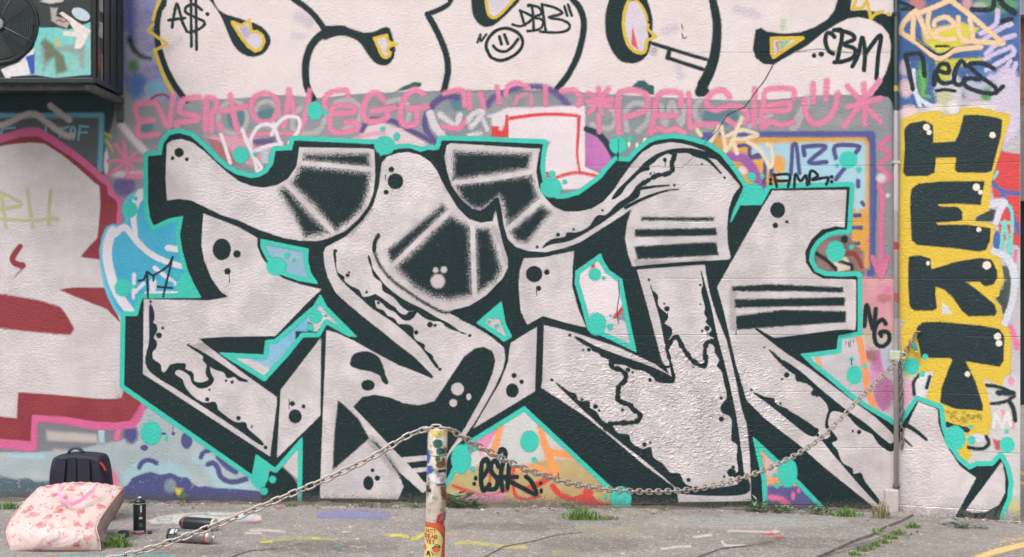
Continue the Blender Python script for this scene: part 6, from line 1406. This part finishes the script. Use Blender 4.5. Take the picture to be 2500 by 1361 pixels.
# ================================================================== weeds, grass, stones
def leafmat(name, a, b2):
    m = simple(name, lin(*a), 0.6, 0, 0.2, 30, rgb2=lin(*b2)); return m
M_GR = leafmat('grass_green', (118, 150, 74), (86, 120, 58)); M_WD = leafmat('weed_green', (108, 142, 90), (80, 114, 72)); M_MS = leafmat('moss_green', (132, 152, 84), (104, 122, 70)); M_DR = leafmat('dry_stalk', (158, 146, 116), (124, 118, 88)); M_PW = leafmat('pale_weed', (152, 168, 140), (112, 138, 100))
def tuft(px, py, wpx, hpx, n, m, label, kind='grass', plane='ground', seed=0):
    """kind: grass blades or broad weed leaves"""
    rnd = random.Random(seed + int(px)); base = on1(plane, px, py); sc = FOC / (base.y - CAMY); w, h = wpx / sc, hpx / sc
    o = empty('grass_tuft' if kind == 'grass' else 'weed', base); tag(o, label, 'grass' if kind == 'grass' else 'weed', 'weeds and grass along the yard')
    bm = bmesh.new()
    for i in range(n):
        x = rnd.gauss(0, 0.26) * w; y = rnd.uniform(-0.5, 0.3) * min(w, 0.09); a = rnd.uniform(0, 2 * math.pi); hh = h * rnd.uniform(0.35, 1.0) * (1 - 0.5 * min(1, abs(x) / (w * 0.6 + 1e-6)))
        if kind == 'grass':
            le = rnd.uniform(0.3, 1.1) * hh; wd = 0.0024 + 0.0012 * rnd.random(); dx, dy = math.cos(a) * le, math.sin(a) * le * 0.6; px_, py_ = -math.sin(a) * wd, math.cos(a) * wd
            pts = [(0, 0, 0, 1), (dx * 0.3, dy * 0.3, hh * 0.6, 0.9), (dx * 0.7, dy * 0.7, hh * 0.95, 0.6), (dx, dy, hh * rnd.uniform(0.7, 1.05), 0.05)]
            pr = None
            for (qx, qy, qz, s_) in pts:
                v = (bm.verts.new((x + qx + px_ * s_, y + qy + py_ * s_, qz)), bm.verts.new((x + qx - px_ * s_, y + qy - py_ * s_, qz)))
                if pr: bm.faces.new((pr[0], pr[1], v[1], v[0]))
                pr = v
        else:
            stem = Vector((x, y, 0)); tip = Vector((x + math.cos(a) * hh * 0.5, y + math.sin(a) * hh * 0.3 - 0.01, hh * rnd.uniform(0.4, 1.0))); le = rnd.uniform(0.35, 0.6) * h; wd = le * rnd.uniform(0.22, 0.4)
            d = Vector((math.cos(a), math.sin(a) * 0.7 - 0.2, rnd.uniform(-0.2, 0.6))).normalized(); s_ = d.cross(Vector((0, 0.3, 1))).normalized()
            P0, P1, P2 = tip, tip + d * le * 0.5, tip + d * le; up = Vector((0, 0, le * 0.1))
            vs = [bm.verts.new(q) for q in (P0, P0 + d * le * 0.25 + s_ * wd * 0.75, P1 + s_ * wd + up * 0.3, P0 + d * le * 0.8 + s_ * wd * 0.6, P2, P0 + d * le * 0.8 - s_ * wd * 0.6, P1 - s_ * wd + up * 0.3, P0 + d * le * 0.25 - s_ * wd * 0.75, P1 - up)]
            for i0 in range(8): bm.faces.new((vs[8], vs[i0], vs[(i0 + 1) % 8]))
            t0 = Vector((0.0009, 0, 0)); bm.faces.new([bm.verts.new(q) for q in (stem - t0, stem + t0, tip + t0, tip - t0)])
    mesh_obj('blades' if kind == 'grass' else 'foliage', bm, m, o)
    return o
T = tuft
T(1420, 1268, 95, 34, 190, M_GR, 'bright grass tuft growing at the wall foot under the peak', seed=1)
T(1490, 1268, 50, 12, 50, M_MS, 'low strip of moss just right of the bright grass tuft', seed=2)
T(1395, 1243, 30, 26, 14, M_WD, 'small weed behind the bright grass tuft', 'weed', seed=3)
T(1112, 1238, 66, 44, 70, M_PW, 'bushy pale weed behind the foot of the post', 'weed', seed=4); T(1165, 1240, 40, 24, 26, M_WD, 'low weed to the right of the bushy pale weed', 'weed', seed=5)
T(892, 1236, 60, 16, 40, M_PW, 'thin pale weed at the wall foot left of the post', 'weed', seed=6); T(950, 1238, 50, 15, 34, M_WD, 'small leafy weed between thin pale weed and the post', 'weed', seed=7); T(1012, 1240, 60, 16, 36, M_PW, 'pale weed right behind the left side of the post', 'weed', seed=8); T(712, 1236, 34, 9, 34, M_GR, 'flat grass patch under the turquoise stripe', seed=9)
T(1850, 1248, 70, 34, 46, M_PW, 'broad leaved weed under the last silver leg', 'weed', seed=10); T(1922, 1251, 60, 24, 44, M_WD, 'green weed under the purple and pink patch', 'weed', seed=11); T(1995, 1254, 60, 28, 46, M_WD, 'green weed at the tip of the turquoise foot', 'weed', seed=12)
T(2062, 1260, 70, 26, 110, M_GR, 'grassy clump under the black foot at the right', seed=13); T(2150, 1264, 50, 50, 80, M_DR, 'dry stalky grass clump beside the conduit foot', seed=14); T(2142, 1298, 34, 11, 60, M_MS, 'mossy tuft on the tarmac before the conduit', seed=15)
T(2228, 1288, 34, 18, 60, M_GR, 'grass tuft at the foot of the corner wall', 'grass', 'road', 16); T(2345, 1288, 40, 20, 50, M_WD, 'leafy weed by the black base of the corner wall', 'weed', 'road', 17); T(2395, 1290, 28, 12, 30, M_WD, 'small weed under the right end of the corner wall', 'weed', 'road', 18)
KERB = ['farthest grass tuft on the kerb line, nearest the corner wall', 'second grass tuft from the corner wall along the kerb line', 'third grass tuft from the corner wall along the kerb line', 'fifth grass tuft from the corner wall along the kerb line', 'sixth grass tuft from the corner wall along the kerb line', 'nearest grass tuft on the kerb line, at the picture edge', 'fourth grass tuft from the corner wall along the kerb line']
for i, (x, y) in enumerate(((2188, 1302), (2172, 1312), (2152, 1322), (2132, 1331), (2108, 1342), (2085, 1352), (2120, 1337))):
    T(x, y + 3, 34, 14, 60, M_GR if i % 2 else M_MS, KERB[i], 'grass', 'road', 30 + i)
T(288, 1334, 62, 34, 190, M_GR, 'green grass tuft beside the floral bag', seed=40); T(25, 1242, 60, 22, 90, M_GR, 'grass tuft at the wall foot left of the bag', seed=41); T(332, 1228, 14, 26, 10, M_PW, 'thin sprig behind the upright spray can', 'weed', seed=42); T(455, 1229, 30, 16, 16, M_WD, 'small weed at the wall foot behind the lying cans', 'weed', seed=43); T(1622, 1246, 26, 18, 14, M_WD, 'tiny weed under the third silver letter', 'weed', seed=44)

def stones(name, spots, m, label, kind='stuff'):
    bm = bmesh.new(); rnd = random.Random(5)
    for p, r in spots:
        ret = bmesh.ops.create_icosphere(bm, subdivisions=1, radius=r)
        sx, sy, sz = rnd.uniform(0.7, 1.5), rnd.uniform(0.7, 1.2), rnd.uniform(0.4, 0.75); a = rnd.uniform(0, 6.3)
        for v in ret['verts']:
            v.co *= rnd.uniform(0.75, 1.15); v.co = Matrix.Rotation(a, 3, 'Z') @ Vector((v.co.x * sx, v.co.y * sy, v.co.z * sz)); v.co += p + Vector((0, 0, r * 0.25))
    o = mesh_obj(name, bm, m); tag(o, label, kind=kind); return o
def stone_mat():
    m, n, l, b = new_mat('grit'); g_ = n.new('ShaderNodeNewGeometry'); cr = n.new('ShaderNodeValToRGB'); e = cr.color_ramp.elements
    st = [(0, (120, 112, 106)), (0.3, (158, 148, 140)), (0.6, (98, 94, 88)), (0.8, (206, 196, 188)), (1, (140, 124, 108))]
    while len(e) < 5: e.new(0.5)
    for k, (p_, c_) in enumerate(st): e[k].position = p_; e[k].color = (*lin(*c_), 1)
    l.new(g_.outputs['Random Per Island'], cr.inputs[0]); l.new(cr.outputs[0], b.inputs['Base Color']); b.inputs['Roughness'].default_value = 0.85; return m
M_ST = stone_mat(); random.seed(21); spots = []
for k in range(900):
    x = random.uniform(-3.2, 2.28); d = abs(random.gauss(0, 0.09)); p = Vector((x, -0.012 - d, gz(x)))
    if mnoise.noise(Vector((x * 1.7, 3.3, 0))) + random.uniform(-0.5, 0.4) > -0.25: spots.append((p, random.choice([0.003, 0.004, 0.005, 0.006, 0.008, 0.011])))
for k in range(260):
    x, y = random.uniform(-3.4, 2.0), random.uniform(-1.9, -0.15); spots.append((Vector((x, y, gz(x))), random.choice([0.002, 0.003, 0.004, 0.005])))
for k in range(150):
    u = random.random(); q = C0.lerp(C1, u) + CN * (0.01 + abs(random.gauss(0, 0.06))); spots.append((Vector((q.x, q.y, rz_(q.x))), random.choice([0.003, 0.005, 0.007, 0.011])))
stones('gravel', spots, M_ST, 'grit and small stones scattered along the wall foot')
def stone(px, py, r, rgb, label, plane='ground'):
    o = stones('stone', [(on1(plane, px, py), r)], simple('stone_%d' % int(px), lin(*rgb), 0.8, 0, 0.15, 60, 0.5, 120), label, None)
    del_k = o.get('kind'); o['category'] = 'stone'; o['group'] = 'stones at the wall foot'
stone(966, 1241, 0.026, (176, 168, 158), 'flat pale stone at the wall foot left of the post'); stone(1595, 1255, 0.024, (178, 156, 132), 'tan stone at the wall foot under the third letter'); stone(1305, 1240, 0.02, (170, 160, 146), 'pale stone under the black tag at the wall foot'); stone(2300, 1281, 0.03, (150, 146, 146), 'grey stone at the foot of the corner wall', 'road'); stone(2318, 1279, 0.036, (160, 154, 154), 'larger grey stone beside the black base of the corner wall', 'road')
# soil and moss banked along the foot of the wall
nseg = 260; rows_ = []
bm = bmesh.new(); prof = [(0.0, 1.0), (-0.02, 0.9), (-0.045, 0.45), (-0.08, 0.02)]
for i in range(nseg + 1):
    x = -3.3 + i * (5.55 / nseg); h = max(0.0, 0.012 + 0.02 * mnoise.noise(Vector((x * 2.2, 0, 1))) + 0.01 * mnoise.noise(Vector((x * 11, 0, 4)))); wv = 1 + 0.9 * mnoise.noise(Vector((x * 3, 2, 0)))
    rows_.append([bm.verts.new((x, y * wv - 0.003, gz(x) + h * k - 0.003)) for y, k in prof])
for a, b_ in zip(rows_, rows_[1:]):
    for j in range(3): bm.faces.new((a[j], a[j+1], b_[j+1], b_[j])).smooth = True
soil = mesh_obj('soil', bm, simple('grit_soil', lin(118, 110, 100), 0.95, 0, 0.3, 26, 1.0, 120, rgb2=lin(86, 84, 68))); tag(soil, 'thin bank of soil and grit along the wall foot', kind='stuff')
# cigarette ends and leaf scraps
def butt(px, py, l_, rgb, rz, label):
    p = gpt(px, py); bm = bmesh.new(); add_lathe(bm, [(0.0035, -l_ / 2), (0.004, -l_ / 2 + 0.001), (0.004, l_ / 2)], 10, Matrix.Rotation(rz, 4, 'Z') @ Matrix.Rotation(R(90), 4, 'Y')); o = mesh_obj('cigarette_end', bm, simple('butt_%d' % px, lin(*rgb), 0.7)); o.location = p + Vector((0, 0, 0.004)); tag(o, label, 'litter', 'litter on the yard')
butt(846, 1302, 0.042, (226, 216, 206), 0.05, 'white cigarette end lying left of the post'); butt(2080, 1261, 0.03, (214, 168, 120), 0.2, 'tan cigarette end before the grassy clump'); butt(2190, 1322, 0.03, (206, 160, 112), 0.3, 'tan cigarette end by the kerb line'); butt(1552, 1259, 0.025, (214, 156, 110), 0.1, 'orange cigarette end at the wall foot')

# dry leaves blown into the corner, and cracks in the tarmac
M_LF = [simple('dry_leaf_%d' % k, lin(*c_), 0.8, 0, 0.2, 90) for k, c_ in enumerate(((172, 142, 104), (196, 176, 148), (128, 104, 78)))]
rnd = random.Random(77)
for k, (x, y) in enumerate(((2206, 1302), (2222, 1307), (2238, 1300), (2215, 1313), (2250, 1308), (2196, 1296), (2168, 1290), (2120, 1272), (1985, 1268), (1750, 1262), (1282, 1254), (1215, 1256), (1190, 1248), (640, 1242), (520, 1238), (60, 1246))):
    bm = bmesh.new(); L_, w_ = rnd.uniform(0.02, 0.034), rnd.uniform(0.007, 0.012)
    mid = [bm.verts.new((L_ * (u - 0.5), 0, 0.006 * (1 - (2 * u - 1) ** 2))) for u in (0, 0.33, 0.66, 1)]
    up_s = [bm.verts.new((L_ * (u - 0.5), w_, 0.009)) for u in (0.33, 0.66)]; dn_s = [bm.verts.new((L_ * (u - 0.5), -w_, 0.004)) for u in (0.33, 0.66)]
    for side in (up_s, dn_s):
        bm.faces.new((mid[0], mid[1], side[0])); bm.faces.new((mid[1], mid[2], side[1], side[0])); bm.faces.new((mid[2], mid[3], side[1]))
    o = mesh_obj('dry_leaf', bm, M_LF[k % 3]); o.location = on1('road' if x > 2190 else 'ground', x, y) + Vector((0, 0, 0.003)); o.rotation_euler = (rnd.uniform(-0.3, 0.3), rnd.uniform(-0.3, 0.3), rnd.uniform(0, 6))
    tag(o, 'small dry brown leaf lying near the foot of the walls', 'leaf', 'dry leaves near the wall foot')
pGC = paint((72, 70, 68), 0.9, alpha=0.8, speck=0.6, onwall=False)
for q in ('1180,1362 1230,1335 1300,1322 1360,1306 1420,1300', '1700,1362 1760,1340 1850,1330 1905,1318', '560,1362 610,1345 690,1338 740,1326', '2015,1352 2060,1338 2110,1326 2170,1304 2195,1292'):
    coat(pavement, 'crack', pGC, [line('O', q, 2.6, 1.2, sm=False)], 'ground', f=1.4, res=2)
for x, y, rx, ry in ((1450, 1330, 120, 14), (800, 1335, 160, 12), (1950, 1325, 110, 12), (480, 1345, 120, 8), (1250, 1285, 140, 8)):
    coat(pavement, 'stain', paint((104, 100, 92), 0.9, alpha=0.2, speck=1.0, worn=0.47, onwall=False), [circ('O', x, y, rx, ry)], 'ground', f=10, res=5)
